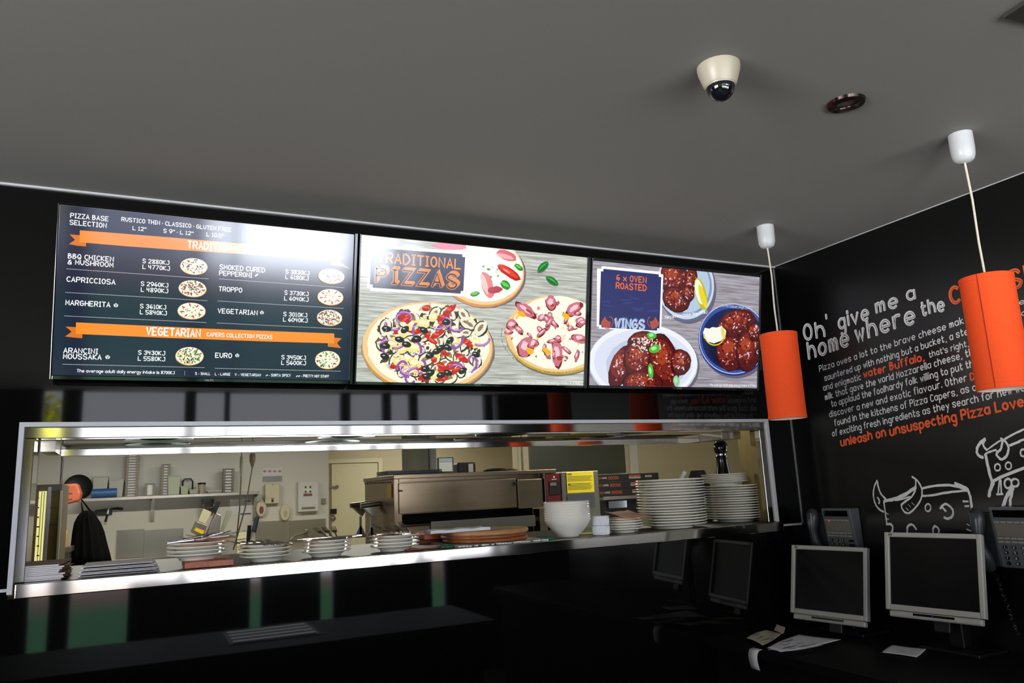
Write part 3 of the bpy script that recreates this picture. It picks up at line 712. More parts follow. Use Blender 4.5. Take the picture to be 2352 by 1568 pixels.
# ---- right screen: wings
s3 = make_tv(2, 'right menu screen advertising roasted wings in three bowls', [(1362, 595.8), (1746, 639), (1737, 890.4), (1351.6, 885)])
Z3 = lambda X, Y: s3.loc(1340 + X / 4.752, 580 + Y / 4.752)
SY = (Z3(1000, 800)[0] - Z3(900, 800)[0]) / 100
l, r_, b0, t0 = s3.rect
s3.put(wood_glow('screen_grey_boards', (128, 120, 124), (182, 178, 190), 1.0))([(l, b0), (r_, b0), (r_, t0), (l, t0)])
def P3(pts, c): s3.poly([Z3(*p) for p in pts], c)
def B3(x, y, rx, ry, rot, c, irr=.1, n=16):
    n = 64 if n >= 40 else (24 if rx > 60 else n); irr = irr * (.5 if n == 24 else 1)
    q = Z3(x, y); s3.poly(blob(q[0], q[1], rx * SY, ry * SY, rot, irr, n), c)
def A3(x, y, rx, ry, t0_, t1_, rot, w_, c):
    q = Z3(x, y); s3.k += 1; ribbon(arc(q[0], q[1], rx * SY, ry * SY, t0_, t1_, rot, 40 if t1_ - t0_ > 6 else 14), w_ * SY, s3.put(glow(c)))
def wing(x, y, rx, ry, rot):
    B3(x + 4, y + 10, rx * 1.04, ry * 1.05, rot, (48, 10, 14), .1); B3(x, y, rx, ry, rot, (84, 20, 22), .1); B3(x - rx * .1, y - ry * .15, rx * .78, ry * .68, rot, (124, 38, 28), .18); B3(x - rx * .15, y - ry * .3, rx * .45, ry * .3, rot, (168, 66, 38), .25)
    for i in range(int(16 + rx / 2.6)):
        t = random.uniform(0, 6.28); q = math.sqrt(random.random()) * .85
        u, v = rx * q * math.cos(t), ry * q * math.sin(t); X = x + u * math.cos(rot) + v * math.sin(rot); Y = y - u * math.sin(rot) + v * math.cos(rot)
        B3(X, Y, random.uniform(5, 18), random.uniform(3, 9), random.uniform(0, 3), random.choice([(190, 84, 40), (90, 20, 24), (52, 10, 18), (196, 92, 44), (140, 34, 28), (214, 184, 204), (44, 10, 20), (70, 14, 22), (232, 210, 226)]), .35, 8)
def rimbowl(x, y, rx, ry, rim, inner, edge):
    B3(x + 20, y + 40, rx * 1.0, ry * 1.0, 0, (104, 98, 116), .01, 40); B3(x, y + 12, rx, ry, 0, edge, .006, 44); B3(x, y, rx * .985, ry * .97, 0, rim, .006, 44); B3(x, y + 8, rx * .9, ry * .86, 0, inner, .006, 44)
for x0_, y0_, x1_, y1_ in ((860, 490, 1930, 560), (80, 620, 160, 622), (840, 820, 1900, 1130), (1000, 1330, 1890, 1400)):
    P3([(x0_, y0_), (x1_, y1_), (x1_, y1_ + 6), (x0_, y0_ + 6)], (132, 126, 140))
rimbowl(1120, 350, 325, 320, (206, 216, 230), (130, 152, 190), (88, 110, 150))
B3(1130, 350, 262, 250, 0, (182, 204, 226), .01, 40)
wing(985, 270, 150, 150, .2); wing(1170, 300, 66, 120, -.2); wing(1010, 500, 150, 110, -.15); wing(1140, 440, 70, 70, .3)
B3(1280, 450, 62, 150, .35, (200, 190, 20), .03); B3(1265, 430, 44, 124, .3, (246, 250, 222), .05); B3(1300, 480, 32, 110, .4, (236, 216, 40), .05)
rimbowl(1640, 940, 415, 335, (58, 84, 158), (16, 30, 84), (30, 56, 140))
A3(1640, 940, 404, 324, 0, 6.28, 0, 7, (206, 220, 250)); B3(1660, 1010, 330, 220, 0, (12, 22, 60), .01, 40)
wing(1670, 760, 220, 120, .25); wing(1600, 1080, 165, 170, .4); wing(1790, 1060, 140, 190, -.1); wing(1860, 860, 70, 80, 0)
P3([(1300, 870), (1320, 820), (1370, 830), (1400, 812), (1450, 818), (1500, 800), (1552, 850), (1548, 900), (1500, 960), (1420, 990), (1350, 970), (1310, 930)], (250, 250, 236))
A3(1425, 880, 120, 108, -2.9, -.1, -.1, 12, (226, 200, 60)); B3(1520, 880, 22, 60, .3, (240, 220, 110), .1)
rimbowl(668, 1195, 578, 340, (240, 244, 252), (222, 228, 244), (200, 208, 226)); B3(690, 1230, 420, 250, 0, (196, 204, 228), .02, 40)
wing(400, 1240, 100, 190, -.45); wing(680, 1000, 190, 110, -.1); wing(590, 1160, 150, 170, .3); wing(870, 1200, 150, 260, .35); wing(1050, 1190, 110, 110, -.6); wing(640, 1420, 200, 110, 0)
for i in range(60):
    B3(random.uniform(520, 840), random.uniform(930, 1070), random.uniform(8, 22), random.uniform(3, 8), random.uniform(0, 3), (236, 226, 222), .3, 6)
for x, y, rx, ry, rot in ((735, 905, 52, 28, 0), (765, 1050, 60, 36, .1), (725, 1290, 28, 66, .15), (1005, 1400, 34, 50, .2)):
    B3(x, y, rx, ry, rot, (60, 190, 60) if x < 1000 else (150, 200, 160), .12); B3(x - 6, y - 6, rx * .5, ry * .5, rot, (170, 240, 150), .15)
P3([(140, 175), (188, 175), (190, 147), (835, 210), (835, 236), (862, 240), (840, 832), (800, 835), (798, 860), (160, 828), (160, 810), (136, 806)], (252, 252, 254))
P3([(182, 205), (208, 206), (210, 178), (812, 238), (812, 264), (840, 268), (820, 826), (795, 826), (794, 852), (188, 816), (188, 790), (162, 788)], (38, 46, 104))
for i in range(9):
    B3(random.uniform(240, 760), random.uniform(450, 660), random.uniform(40, 90), random.uniform(5, 16), random.uniform(-.2, .2), (48, 58, 124), .3)
def t3(txt, xa, ya, xb, yb, h, wt, c, flat=True, dx=0, dy=0):
    a = Z3(xa, ya); d = Z3(xb, yb); hh = Z3(xa, ya - h)[1] - a[1]; z = (a[1] + d[1]) / 2
    s3.k += 1; lettering(txt, (a[0] + dx * SY, (z if flat else a[1]) + dy * SY), (d[0] + dx * SY, (z if flat else d[1]) + dy * SY), hh, wt, s3.put(glow(c)))
t3('6 x OVEN', 352, 302, 675, 330, 60, .19, (255, 110, 40)); t3('ROASTED', 347, 390, 675, 418, 62, .19, (255, 110, 40))
t3('WINGS', 338, 818, 650, 832, 96, .26, (120, 150, 200), dx=6, dy=4); t3('WINGS', 334, 822, 650, 836, 96, .2, (226, 236, 250)); t3('WINGS', 334, 822, 650, 836, 96, .06, (120, 150, 200))
for sx, cx in ((1, 268), (-1, 735)):
    for k in range(8):
        A3(cx + sx * (2 - 4 * k), 715 + 10 * k, 42 + 2 * k, 30, 3.5 if sx > 0 else -.35, 5.6 if sx > 0 else -2.4, -.5 * sx, 6, (206, 92, 40))
    A3(cx + sx * 8, 755, 36, 44, -1.2 if sx > 0 else 1.9, 1.6 if sx > 0 else 4.4, 0, 6, (206, 92, 40))
t3('Fiery Sriracha Chicken Wings 2970KJ', 885, 722, 1340, 662, 30, .18, (245, 245, 250), False); t3('Piri Piri Chicken Wings 2510KJ', 1495, 603, 1828, 606, 28, .15, (200, 200, 214))
t3('The average adult daily energy intake is 8700KJ', 1367, 1450, 1880, 1466, 24, .17, (230, 230, 238))
finish(s3)

# ================================================================ ceiling fittings
p = at(1649, 150, z=ZC); c0 = at(1652, 150, z=ZC)
root = thing('dome_camera', 'white dome security camera with smoked bubble on the ceiling', 'camera', (2.037, -1.413, ZC - .1))
hz = ZC - .001 - root.location.z
b = MB(); b.lathe([(.030, hz - .055), (.039, hz - .056), (.0415, hz - .052), (.047, hz - .036), (.0525, hz - .018), (.0545, hz - .006), (.0545, hz)], n=48); b.build('housing', mat('ivory_plastic', (188, 178, 160), .35, noise=.02), root, True, local=True)
b = MB(); b.lathe([(.0325, hz - .0558), (.0365, hz - .059), (.0375, hz - .0558)], n=48); b.build('trim_ring', mat('ivory_plastic', (226, 216, 198)), root, True, local=True)
b = MB(); b.lathe([(.0005, hz - .096)] + [(.036 * math.sin(t * math.pi / 20), hz - .058 - .038 * math.cos(t * math.pi / 20)) for t in range(1, 11)], n=48); b.build('bubble', mat('smoked_bubble', (16, 18, 24), .04, noise=.1, coat=1), root, True, local=True)
root = thing('downlight', 'round dark bronze downlight recessed in the ceiling', 'light', (2.521, -1.394, ZC - .012))
b = MB(); b.lathe([(.026, .0115), (.027, .006), (.033, .0), (.050, .004), (.053, .0115)], n=48); b.build('trim_ring', mat('dark_bronze', (62, 50, 48), .18, .8, noise=.1), root, True, local=True)
b = MB(); b.lathe([(.001, .0095), (.012, .0088), (.026, .0095), (.026, .0115)], n=40); b.build('lens', mat('grey_lens', (70, 74, 70), .1, noise=.1, coat=1), root, True, local=True)
M_SHADE = mat('orange_fabric', (246, 84, 34), .75, noise=.06, scale=120, spec=.2)
M_LINER = mat('white_shade_liner', (226, 220, 205), .6, noise=.02)
def pendant(loc, dx, dy, label, seam):
    root = thing('pendant_lamp', label, 'lamp', loc, group='orange pendant lamps')
    L = Vector(loc)
    b = MB(); b.lathe([(.004, -.099), (.018, -.097), (.028, -.09), (.0335, -.075), (.035, -.05), (.035, -.001)], n=40); b.build('ceiling_rose', mat('rose_plastic', (196, 198, 200), .3, noise=.02), root, True, local=True)
    b = MB(); b.tube([(0, 0, -.095), (dx * .4 + .004, dy * .4, -.22), (dx * .8 - .003, dy * .8, -.36), (dx, dy, -.5)], .0034, 8); b.build('cord', mat('cream_cord', (214, 206, 186), .5, noise=.03), root, True, local=True)
    zt, zb_, r = -.472, -.822, .0735
    b = MB(); b.lathe([(r, zb_), (r + .0012, zb_ + .001), (r + .0012, zb_ + .016), (r, zb_ + .017), (r, zt - .017), (r + .0012, zt - .016), (r + .0012, zt - .001), (r, zt), (r - .002, zt), (r - .002, zb_), (r, zb_)], (dx, dy, 0), 64)
    sh = b.build('shade', M_SHADE, root, True, local=True)
    b = MB(); b.lathe([(r - .0024, zb_ + .001), (r - .0024, zt - .002)], (dx, dy, 0), 64); 
    ln = MB(); n = 64; v = [(dx + (r - .0026) * math.cos(2 * math.pi * i / n), dy + (r - .0026) * math.sin(2 * math.pi * i / n), z) for z in (zb_ + .0008, zt - .002) for i in range(n)]
    ln.add(v, [((i + 1) % n, i, n + i, n + (i + 1) % n) for i in range(n)]); ln.build('liner', M_LINER, sh, True, local=True)
    sa = seam
    b = MB(); q = (dx + (r + .0014) * math.cos(sa), dy + (r + .0014) * math.sin(sa)); b.box(q[0] - .0009, q[0] + .0009, q[1] - .0009, q[1] + .0009, zb_ + .002, zt - .002); b.build('seam', mat('seam_thread', (150, 44, 20), .8, noise=.1), sh, local=True)
    b = MB(); b.cyl((dx, dy, -.5), (dx, dy, -.56), .017, .02, 20)
    for k in range(3):
        t = k * 2.09; b.tube([(dx, dy, -.505), (dx + (r - .004) * math.cos(t), dy + (r - .004) * math.sin(t), zt - .012)], .0015, 6)
    b.build('lamp_holder', M_WHITE, root, True, local=True)
    b = MB(); b.lathe([(.0005, -.655), (.02, -.645), (.03, -.62), (.026, -.59), (.013, -.561)], (dx, dy, 0), 24); b.build('bulb', mat('frosted_bulb', (235, 232, 225), .3, noise=.02), root, True, local=True)
    return root
pendant((3.083, -.478, ZC), -.008, -.012, 'orange drum pendant lamp hanging in the corner beside the right screen', 1.2)
pendant((3.053, -1.375, ZC), .014, .004, 'orange drum pendant lamp hanging in front of the wall lettering', math.atan2(CAM.y + 1.375, CAM.x - 3.053) - .3)

# ================================================================ serving hatch
root = thing('serving_hatch', 'stainless steel lined serving hatch opening into the kitchen', 'hatch', ((OL + OR) / 2, 0, ZSH))
T_ = .014
b = MB(); b.box(OL - .0, OR, -.022, -.0005, OT - T_, OT); b.box(OL, OL + T_, -.022, -.0005, ZSH - .03, OT - T_); b.box(OR - T_, OR, -.022, -.0005, ZSH + .001, OT - T_)
b.build('outer_trim', M_ALU, root)
HZ0, HZ1 = 1.818, OT - T_ - .001
b = MB(); b.box(OL + T_ + .001, OR - T_ - .001, -.012, .045, HZ0, HZ1); b.build('header_rail', M_STEEL, root, bevel=.002)
b = MB(); b.box(OL + T_ + .001, OL + .042, -.012, TH, ZSH + .001, HZ0 - .001); b.build('jamb', M_STEEL, root, bevel=.002)
b = MB(); b.box(OR - .055, OR - T_ - .001, -.012, .02, ZSH + .001, HZ0 - .001); b.build('jamb', M_STEEL, root, bevel=.002)
# heat gantry ring behind the header
x0 = at(140, 1030, y=.28).x; x1 = at(1605, 1000, y=.28).x; gz0 = 1.779; gz1 = 1.822
b = MB(); b.box(x0, x1, .28, .30, gz0, 1.803); b.box(x0, x1, .284, .30, 1.804, gz1); b.build('gantry_rail', M_STEEL, root, bevel=.001)
b = MB(); b.box(OL + .045, x0 - .001, .112, .30, gz0 + .005, gz1); b.build('gantry_end', M_BRUSH, root, bevel=.001)
b = MB(); b.box(x1 + .001, x1 + .12, .112, .30, gz0 + .005, gz1); b.build('gantry_end', M_BRUSH, root, bevel=.001)
b = MB(); b.box(OL + .045, OR - .06, .046, .30, gz1 + .012, gz1 + .018)
b.build('gantry_canopy', M_DSTEEL, root)
for k in range(4):
    b = MB(); xx = .78 + k * .66; b.lathe([(.06, gz1 + .0105), (.062, gz1 + .0035), (.11, gz1 + .0005), (.115, gz1 + .0105)], (xx, .16, 0), 40)
    b.build('heat_lamp_rim', mat('dark_lamp_rim', (60, 58, 50), .25, .7, noise=.1), root, True)
b = MB(); b.box(2.46, 2.66, .13, .2, gz1 + .002, gz1 + .0115); b.build('warning_sticker', mat('yellow_sticker', (214, 196, 30), .5, noise=.1, scale=40), root)
# side lining on the kitchen side
b = MB(); b.box(OR + .088, OR + .096, TH + .002, .30, ZSH + .001, HZ0 + .02); b.build('side_lining', mat('yellow_reflection_steel', (176, 160, 112), .3, 1, noise=.2, scale=12, stretch=(1, 8, 1)), root)  # stainless lining; its yellow reflection is put into the base colour
b = MB(); b.box(OL + .03, OL + .038, TH + .002, .16, ZSH + .001, HZ0 + .02); b.build('side_lining', mat('dark_side_steel', (110, 102, 86), .35, 1, noise=.2), root)
b = MB(); b.box(OR - .003, OR - .0005, .021, TH, ZSH + .001, HZ0 - .001); b.build('reveal_lining', mat('yellow_reflection_steel', (176, 160, 112)), root)
# shelf through the hatch
root = thing('pass_shelf', 'stainless steel serving shelf running along the hatch', 'shelf', ((OL + OR) / 2, 0, ZSH))
b = MB(); b.box(OL + .022, OR + .008, -.04, -.024, ZSH - .043, ZSH); b.build('front_lip', M_STEEL, root, bevel=.003)
b = MB(); b.box(OL + .022, OR - .004, -.0235, TH + .001, ZSH - .012, ZSH - .0005); b.box(OL + .022, OR + .14, TH + .001, .62, ZSH - .012, ZSH - .0005); b.build('shelf_plate', mat('shelf_steel', (66, 62, 44), .4, 0, spec=.2, noise=.12, scale=14), root)
for xx in (.6, 1.5, 2.4, 3.3):
    b = MB(); b.box(xx - .02, xx + .02, TH + .001, .58, ZSH - .04, ZSH - .0125); b.build('support_rail', M_DSTEEL, root)

# ================================================================ crockery on the shelf
def plate_mesh(R_, h=.022, foot=.58, n=64):
    t = .0042
    return [(foot * R_ - .004, 0), (foot * R_, 0), (foot * R_ + .003, .006), (.74 * R_, h * .62), (R_ - .003, h - .0035), (R_, h - .0015), (R_ - .001, h + .0012), (R_ - .004, h + .0015), (.76 * R_, h * .62 + t), (foot * R_, .007 + t), (.001, .006 + t)]
def plate_proto(R_, h, label, grp, name='plate'):
    b = MB(); b.lathe(plate_mesh(R_, h), n=64)
    o = b.build(name, M_PORC, None, True, local=True)
    return tag(o, label, 'plate', grp)
def stack(px, pyb, yc, n, R_, h, step, desc, grp, name='plate', z0=None, base=0.0):
    z0 = ZSH if z0 is None else z0
    x = at(px, pyb, y=yc).x
    proto = None
    for i in range(n):
        lab = desc % (ORD[n - 1 - i] if i else 'bottom')
        loc = (x + random.uniform(-1, 1) * .0025, yc + random.uniform(-1, 1) * .003, z0 + .0006 + i * step)
        if proto is None:
            proto = plate_proto(R_, h, lab, grp, name); o = proto; o.location = loc
        else:
            o = dup(proto, loc, lab)
        o.rotation_euler = (random.uniform(-.006, .006), random.uniform(-.006, .006), random.uniform(0, 6)) if i > 2 else (0, 0, random.uniform(0, 6))
    return (x, yc, z0 + (n - 1) * step + h)
stack(1545, 1200, .135, 17, .158, .021, .0122, '%s plate in the tall stack behind the brown napkins', 'dinner plates in the tall left stack', 'dinner_plate')
tp = stack(1690, 1185, .240, 14, .148, .021, .0118, '%s plate in the tall stack against the right jamb', 'dinner plates in the tall right stack', 'dinner_plate')
stack(1664, 1100, .235, 5, .112, .02, .0085, '%s small plate of the five on top of the right plate stack', 'small plates on the right stack', 'side_plate', z0=tp[2] + .002)
n5 = stack(1432, 1215, .085, 5, .085, .019, .0105, '%s side plate under the brown napkins by the ramekins', 'side plates under brown napkins', 'side_plate')
q4 = stack(908, 1255, .085, 4, .092, .021, .0125, '%s plate in the cutlery stack beside the wooden boards', 'side plates in the cutlery stack by the boards', 'side_plate')
q3 = stack(750, 1268, .085, 4, .088, .021, .0125, '%s plate in the cutlery stack with upright forks', 'side plates in the middle cutlery stack', 'side_plate')
q2 = stack(610, 1278, .085, 4, .090, .021, .0125, '%s plate in the cutlery stack with forks fanned flat', 'side plates in the fanned fork stack', 'side_plate')
BLK = .022
q1 = stack(452, 1272, .105, 4, .0985, .021, .0125, '%s plate in the cutlery stack standing on the wooden block', 'side plates in the cutlery stack on the block', 'side_plate', z0=ZSH + BLK)
M_CUT = mat('cutlery_steel', (190, 188, 184), .12, 1, noise=.05)
def napkin(x, y, z, w_, rot, label, tilt=0.0, grp='brown paper napkins'):
    b = MB(); n = 6; v = []
    for i in range(n + 1):
        for j in range(3):
            u = (i / n - .5) * w_; vv = (j / 2 - .5) * w_ * .8
            v.append((u, vv, .0015 + .004 * (i / n - .5) ** 2 * 4 + .002 * math.sin(i * 1.7 + j)))
    f = [(i * 3 + j, (i + 1) * 3 + j, (i + 1) * 3 + j + 1, i * 3 + j + 1) for i in range(n) for j in range(2)]
    b.add(v, f); o = b.build('paper_napkin', M_KRAFT, None, True, local=True)
    so = o.modifiers.new('thick', 'SOLIDIFY'); so.thickness = .0022; so.offset = 1
    o.location = (x, y, z); o.rotation_euler = (tilt, 0, rot)
    return tag(o, label, 'napkin', grp)
def fork_proto(label, grp):
    root = thing('fork', label, 'fork', group=grp)
    b = MB(); b.prism([(-.10, -.0055, 0), (-.02, -.003, .003), (.02, -.003, .004), (.02, .003, .004), (-.02, .003, .003), (-.10, .0055, 0)], (0, 0, .002)); b.build('handle', M_CUT, root, local=True, bevel=.0006)
    b = MB(); b.prism([(.02, -.003, .004), (.04, -.011, .002), (.056, -.0115, .002), (.056, .0115, .002), (.04, .011, .002), (.02, .003, .004)], (0, 0, .0018))
    for k in range(4):
        y = -.0096 + k * .0064; b.prism([(.056, y - .0018, .002), (.094, y - .001, .006), (.094, y + .001, .006), (.056, y + .0018, .002)], (0, 0, .0016))
    b.build('tines', M_CUT, root, local=True)
    return root
def knife_proto(label, grp):
    root = thing('knife', label, 'knife', group=grp)
    b = MB(); b.prism([(-.10, -.006, 0), (-.01, -.0045, 0), (-.01, .0045, 0), (-.10, .006, 0)], (0, 0, .005)); b.build('handle', M_CUT, root, local=True, bevel=.001)
    b = MB(); b.prism([(-.01, -.0045, .002), (.10, -.008, .002), (.112, .004, .002), (-.01, .0045, .002)], (0, 0, .0014)); b.build('blade', M_CUT, root, local=True)
    return root
FP = KP = None
def fork(x, y, z, rot, pitch, label, grp):
    global FP
    if FP is None:
        FP = fork_proto(label, grp); o = FP; o.scale = (.85, .85, .85); o.location = (x, y, z); o.rotation_euler = (0, pitch, rot)
    else: o = dup(FP, (x, y, z), label, (0, pitch, rot), grp)
    return o
def knife(x, y, z, rot, pitch, label, grp):
    global KP
    if KP is None:
        KP = knife_proto(label, grp); o = KP; o.location = (x, y, z); o.rotation_euler = (0, pitch, rot)
    else: o = dup(KP, (x, y, z), label, (0, pitch, rot), grp)
    return o
PL = ['leftmost', 'second from left', 'third from left', 'fourth from left', 'fifth from left', 'sixth from left']
# stack on the block
x, y, z = q1
napkin(x + .012, y - .01, z - .006, .17, .25, 'brown napkin under the cutlery of the stack on the wooden block', .06)
napkin(x + .035, y + .01, z + .006, .15, .5, 'upper brown napkin on the plate stack on the wooden block', .08)
for i in range(3): knife(x + .0 + i * .02, y - .05 + i * .02, z + .008 + i * .004, .2 + i * .08, -.05, PL[i] + ' of the knives on the plate stack standing on the block', 'knives on the block stack')
napkin(x + .045, y + .02, z + .011, .13, .75, 'topmost brown napkin fanned at the right of the block stack', .12)
for i in range(2): fork(x + .0 + i * .03, y - .045 + i * .012, z + .014 + i * .003, .2 + i * .1, -.09, PL[i] + ' of the forks on the plate stack standing on the block', 'forks on the block stack')
# fanned stack
x, y, z = q2
napkin(x + .015, y, z - .007, .16, -.1, 'brown napkin on the plate stack with fanned forks')
for i in range(5): fork(x - .058 + i * .024, y - .03, z + .003, 2.2 - i * .05, -.05, PL[i] + ' of the forks fanned flat on the plate stack', 'forks fanned on the second stack')
# upright forks
x, y, z = q3
napkin(x - .02, y, z - .006, .17, .3, 'lower brown napkin on the plate stack with upright forks')
napkin(x + .03, y + .01, z - .002, .14, -.3, 'upper brown napkin on the plate stack with upright forks')
for i in range(4): knife(x - .03 + i * .018, y - .02, z + .003 + i * .001, 2.7 + i * .14, 0, PL[i] + ' of the knives on the stack with upright forks', 'knives on the third stack')
for i in range(3): fork(x - .005 + i * .02, y + .005, z + .012, 1.9 - i * .2, -.32, PL[i] + ' of the forks standing up from the plate stack', 'upright forks on the third stack')
# by the boards
x, y, z = q4
napkin(x - .045, y, z - .006, .15, .25, 'brown napkin hanging off the left of the plate stack by the boards')
napkin(x + .045, y + .01, z - .004, .13, -.5, 'brown napkin folded up at the right of the plate stack by the boards', .1)
for i in range(5): knife(x - .03 + i * .02, y - .02, z + .004, 1.75 - i * .12, 0, PL[i] + ' of the knives on the plate stack by the boards', 'knives on the fourth stack')
for i in range(4): fork(x - .035 + i * .025 + (.01 if i > 1 else 0), y + .01, z + .012, 2.0 - i * .12, -.32, PL[i] + ' of the forks pointing up on the stack by the boards', 'forks on the fourth stack')
x, y, z = n5
napkin(x - .012, y - .03, z - .001, .16, .05, 'flat brown napkin on the small plate stack by the ramekins')
napkin(x + .012, y - .02, z + .010, .16, .3, 'folded brown napkin on top of the small plate stack by the ramekins', .22)
# bowls
bx, by = at(1305, 1224, y=.10).x, .10
bp = None
prof = [(.040, 0), (.044, 0), (.046, .006), (.066, .024), (.088, .05), (.0985, .068), (.0995, .071), (.0975, .0725), (.0945, .069), (.083, .048), (.062, .026), (.04, .011), (.001, .010)]
for i in range(8):
    lab = '%s bowl of the white bowl stack beside the ramekins' % (ORD[7 - i] if i else 'bottom')
    loc = (bx + random.uniform(-.001, .001), by, ZSH + .0006 + i * .0104)
    if bp is None:
        b = MB(); b.lathe(prof, n=64); bp = tag(b.build('bowl', M_PORC, None, True, local=True), lab, 'bowl', 'stacked white bowls'); bp.location = loc
    else: o = dup(bp, loc, lab); o.rotation_euler = (random.uniform(-.008, .008), random.uniform(-.008, .008), i)
# ramekins
rx_, ry_ = at(1381, 1224, y=.045).x, .045
rp = None
for i, lab in enumerate(('lower fluted white ramekin beside the bowl stack', 'upper fluted white ramekin stacked on its twin')):
    loc = (rx_, ry_, ZSH + .0006 + i * .0395)
    if rp is None:
        b = MB(); n = 96; v = []; pr = [(.0335, 0, 0), (.0345, .002, 1), (.0365, .030, 1), (.0372, .031, 0), (.0378, .038, 0), (.0355, .0385, 0), (.0335, .03, 0), (.031, .005, 0), (.001, .004, 0)]
        for r, zz, fl in pr:
            for k in range(n):
                rr = r + (.0009 * math.cos(k * math.pi) if fl else 0); v.append((rr * math.cos(2 * math.pi * k / n), rr * math.sin(2 * math.pi * k / n), zz))
        f = [(j * n + k, j * n + (k + 1) % n, (j + 1) * n + (k + 1) % n, (j + 1) * n + k) for j in range(len(pr) - 1) for k in range(n)] + [tuple(range(n - 1, -1, -1))]
        b.add(v, f); rp = tag(b.build('ramekin', mat('cool_white_porcelain', (232, 234, 236), .12, noise=.02), None, False, local=True), lab, 'ramekin', 'white ramekins'); rp.location = loc
    else: dup(rp, loc, lab)
# yellow card behind the bowls
gx = at(1345, 1220, y=.2).x
b = MB(); b.box(gx - .05, gx + .04, .14, .24, ZSH + .0005, ZSH + .002); tag(b.build('yellow_card', mat('yellow_card', (214, 200, 24), .6, noise=.05)), 'yellow card lying on the shelf between bowls and ramekins', 'card')
# round boards, towel, paper
def wood(name, c0, c1, rough=.45, scale=4, st=(1, 14, 14)):
    m = mat(name, c0, rough)
    t = m.node_tree; pb = t.nodes['Principled BSDF']
    tx = t.nodes.new('ShaderNodeTexCoord'); mp = t.nodes.new('ShaderNodeMapping'); mp.inputs['Scale'].default_value = st
    n = t.nodes.new('ShaderNodeTexNoise'); n.inputs['Scale'].default_value = scale; n.inputs['Detail'].default_value = 6
    r = t.nodes.new('ShaderNodeValToRGB'); r.color_ramp.elements[0].position = .35; r.color_ramp.elements[1].position = .65
    r.color_ramp.elements[0].color = rgb(c0); r.color_ramp.elements[1].color = rgb(c1)
    t.links.new(tx.outputs['Object'], mp.inputs[0]); t.links.new(mp.outputs[0], n.inputs['Vector']); t.links.new(n.outputs['Fac'], r.inputs[0]); t.links.new(r.outputs[0], pb.inputs['Base Color'])
    return m
M_W1 = wood('light_board_wood', (172, 122, 76), (196, 150, 102)); M_W2 = wood('red_board_wood', (128, 66, 30), (168, 98, 52)); M_W3 = wood('dark_red_wood', (112, 50, 36), (150, 72, 48))
cx, cy = at(1114, 1240, y=.16).x, .165
for i, (m, lab, rr, th_) in enumerate(((M_W2, 'bottom round wooden pizza board lying on the checked towel', .176, .013), (M_W2, 'middle round wooden pizza board, edges darkened', .174, .013), (M_W1, 'top round wooden pizza board, pale with a worn rim', .178, .017))):
    z = ZSH + .0085 + (0, .0135, .027)[i]
    b = MB(); b.lathe([(rr - .004, 0), (rr, .004), (rr, th_ - .004), (rr - .003, th_), (.001, th_)], n=72); o = tag(b.build('pizza_board', m, None, True, local=True), lab, 'board', 'round wooden boards')
    o.location = (cx + (.003, -.004, .002)[i], cy + (.0, .003, -.002)[i], z)
def towel_mat():
    m = mat('checked_towel', (225, 222, 214), .9)
    t = m.node_tree; pb = t.nodes['Principled BSDF']
    tx = t.nodes.new('ShaderNodeTexCoord'); mp = t.nodes.new('ShaderNodeMapping'); mp.inputs['Scale'].default_value = (1, 1, 1); mp.inputs['Rotation'].default_value = (0, 0, .05)
    b_ = t.nodes.new('ShaderNodeTexBrick'); b_.inputs['Scale'].default_value = 60; b_.offset = 0; b_.inputs['Mortar Size'].default_value = .05
    b_.inputs['Color1'].default_value = rgb((225, 222, 214)); b_.inputs['Color2'].default_value = rgb((218, 216, 206)); b_.inputs['Mortar'].default_value = rgb((60, 100, 96)); b_.inputs['Brick Width'].default_value = .8; b_.inputs['Row Height'].default_value = .6
    t.links.new(tx.outputs['Object'], mp.inputs[0]); t.links.new(mp.outputs[0], b_.inputs['Vector']); t.links.new(b_.outputs['Color'], pb.inputs['Base Color'])
    return m
tw = thing('tea_towel', 'green edged checked tea towel under the round boards', 'towel', (cx + .02, .06, ZSH))
def sheet(x0, x1, y0, y1, z, amp, nx=24, ny=6, th_=.004):
    b = MB(); v = []
    for lay in (0, 1):
        for i in range(nx + 1):
            for j in range(ny + 1):
                u = i / nx; w2 = j / ny
                v.append((x0 + (x1 - x0) * u + .006 * math.sin(j * 2.1 + i), y0 + (y1 - y0) * w2 + .005 * math.sin(i * .9), z + lay * th_ + amp * .5 * (1 + math.sin(i * 1.3 + j * 1.1)) * (1 if lay else .1)))
    n1 = ny + 1; N = (nx + 1) * n1
    f = []
    for i in range(nx):
        for j in range(ny):
            a = i * n1 + j; f.append((a, a + 1, a + n1 + 1, a + n1)); f.append((N + a, N + a + n1, N + a + n1 + 1, N + a + 1))
    for i in range(nx):
        a = i * n1; f.append((a, a + n1, N + a + n1, N + a)); c = i * n1 + ny; f.append((c + n1, c, N + c, N + c + n1))
    for j in range(ny):
        f.append((j + 1, j, N + j, N + j + 1)); c = nx * n1 + j; f.append((c, c + 1, N + c + 1, N + c))
    return b.add(v, f)
xa = at(1045, 1262, y=-.0).x; xb = at(1258, 1245, y=.0).x
sheet(xa, xb, -.02, .27, ZSH + .0005, .0025).build('cloth', towel_mat(), tw, True)
M_GRN = mat('green_cloth', (24, 112, 84), .9, noise=.2, scale=30)
sheet(at(1010, 1255, y=.02).x, xa + .004, .005, .06, ZSH + .0006, .004, 10, 3).build('hem', M_GRN, tw, True)
sheet(xb - .004, at(1268, 1244, y=.03).x, .0, .10, ZSH + .0006, .006, 4, 5).build('hem', M_GRN, tw, True)
b = sheet(at(985, 1218, y=.07).x, at(1122, 1208, y=.07).x, .05, .16, ZSH + .0535, .004, 12, 4, .009)
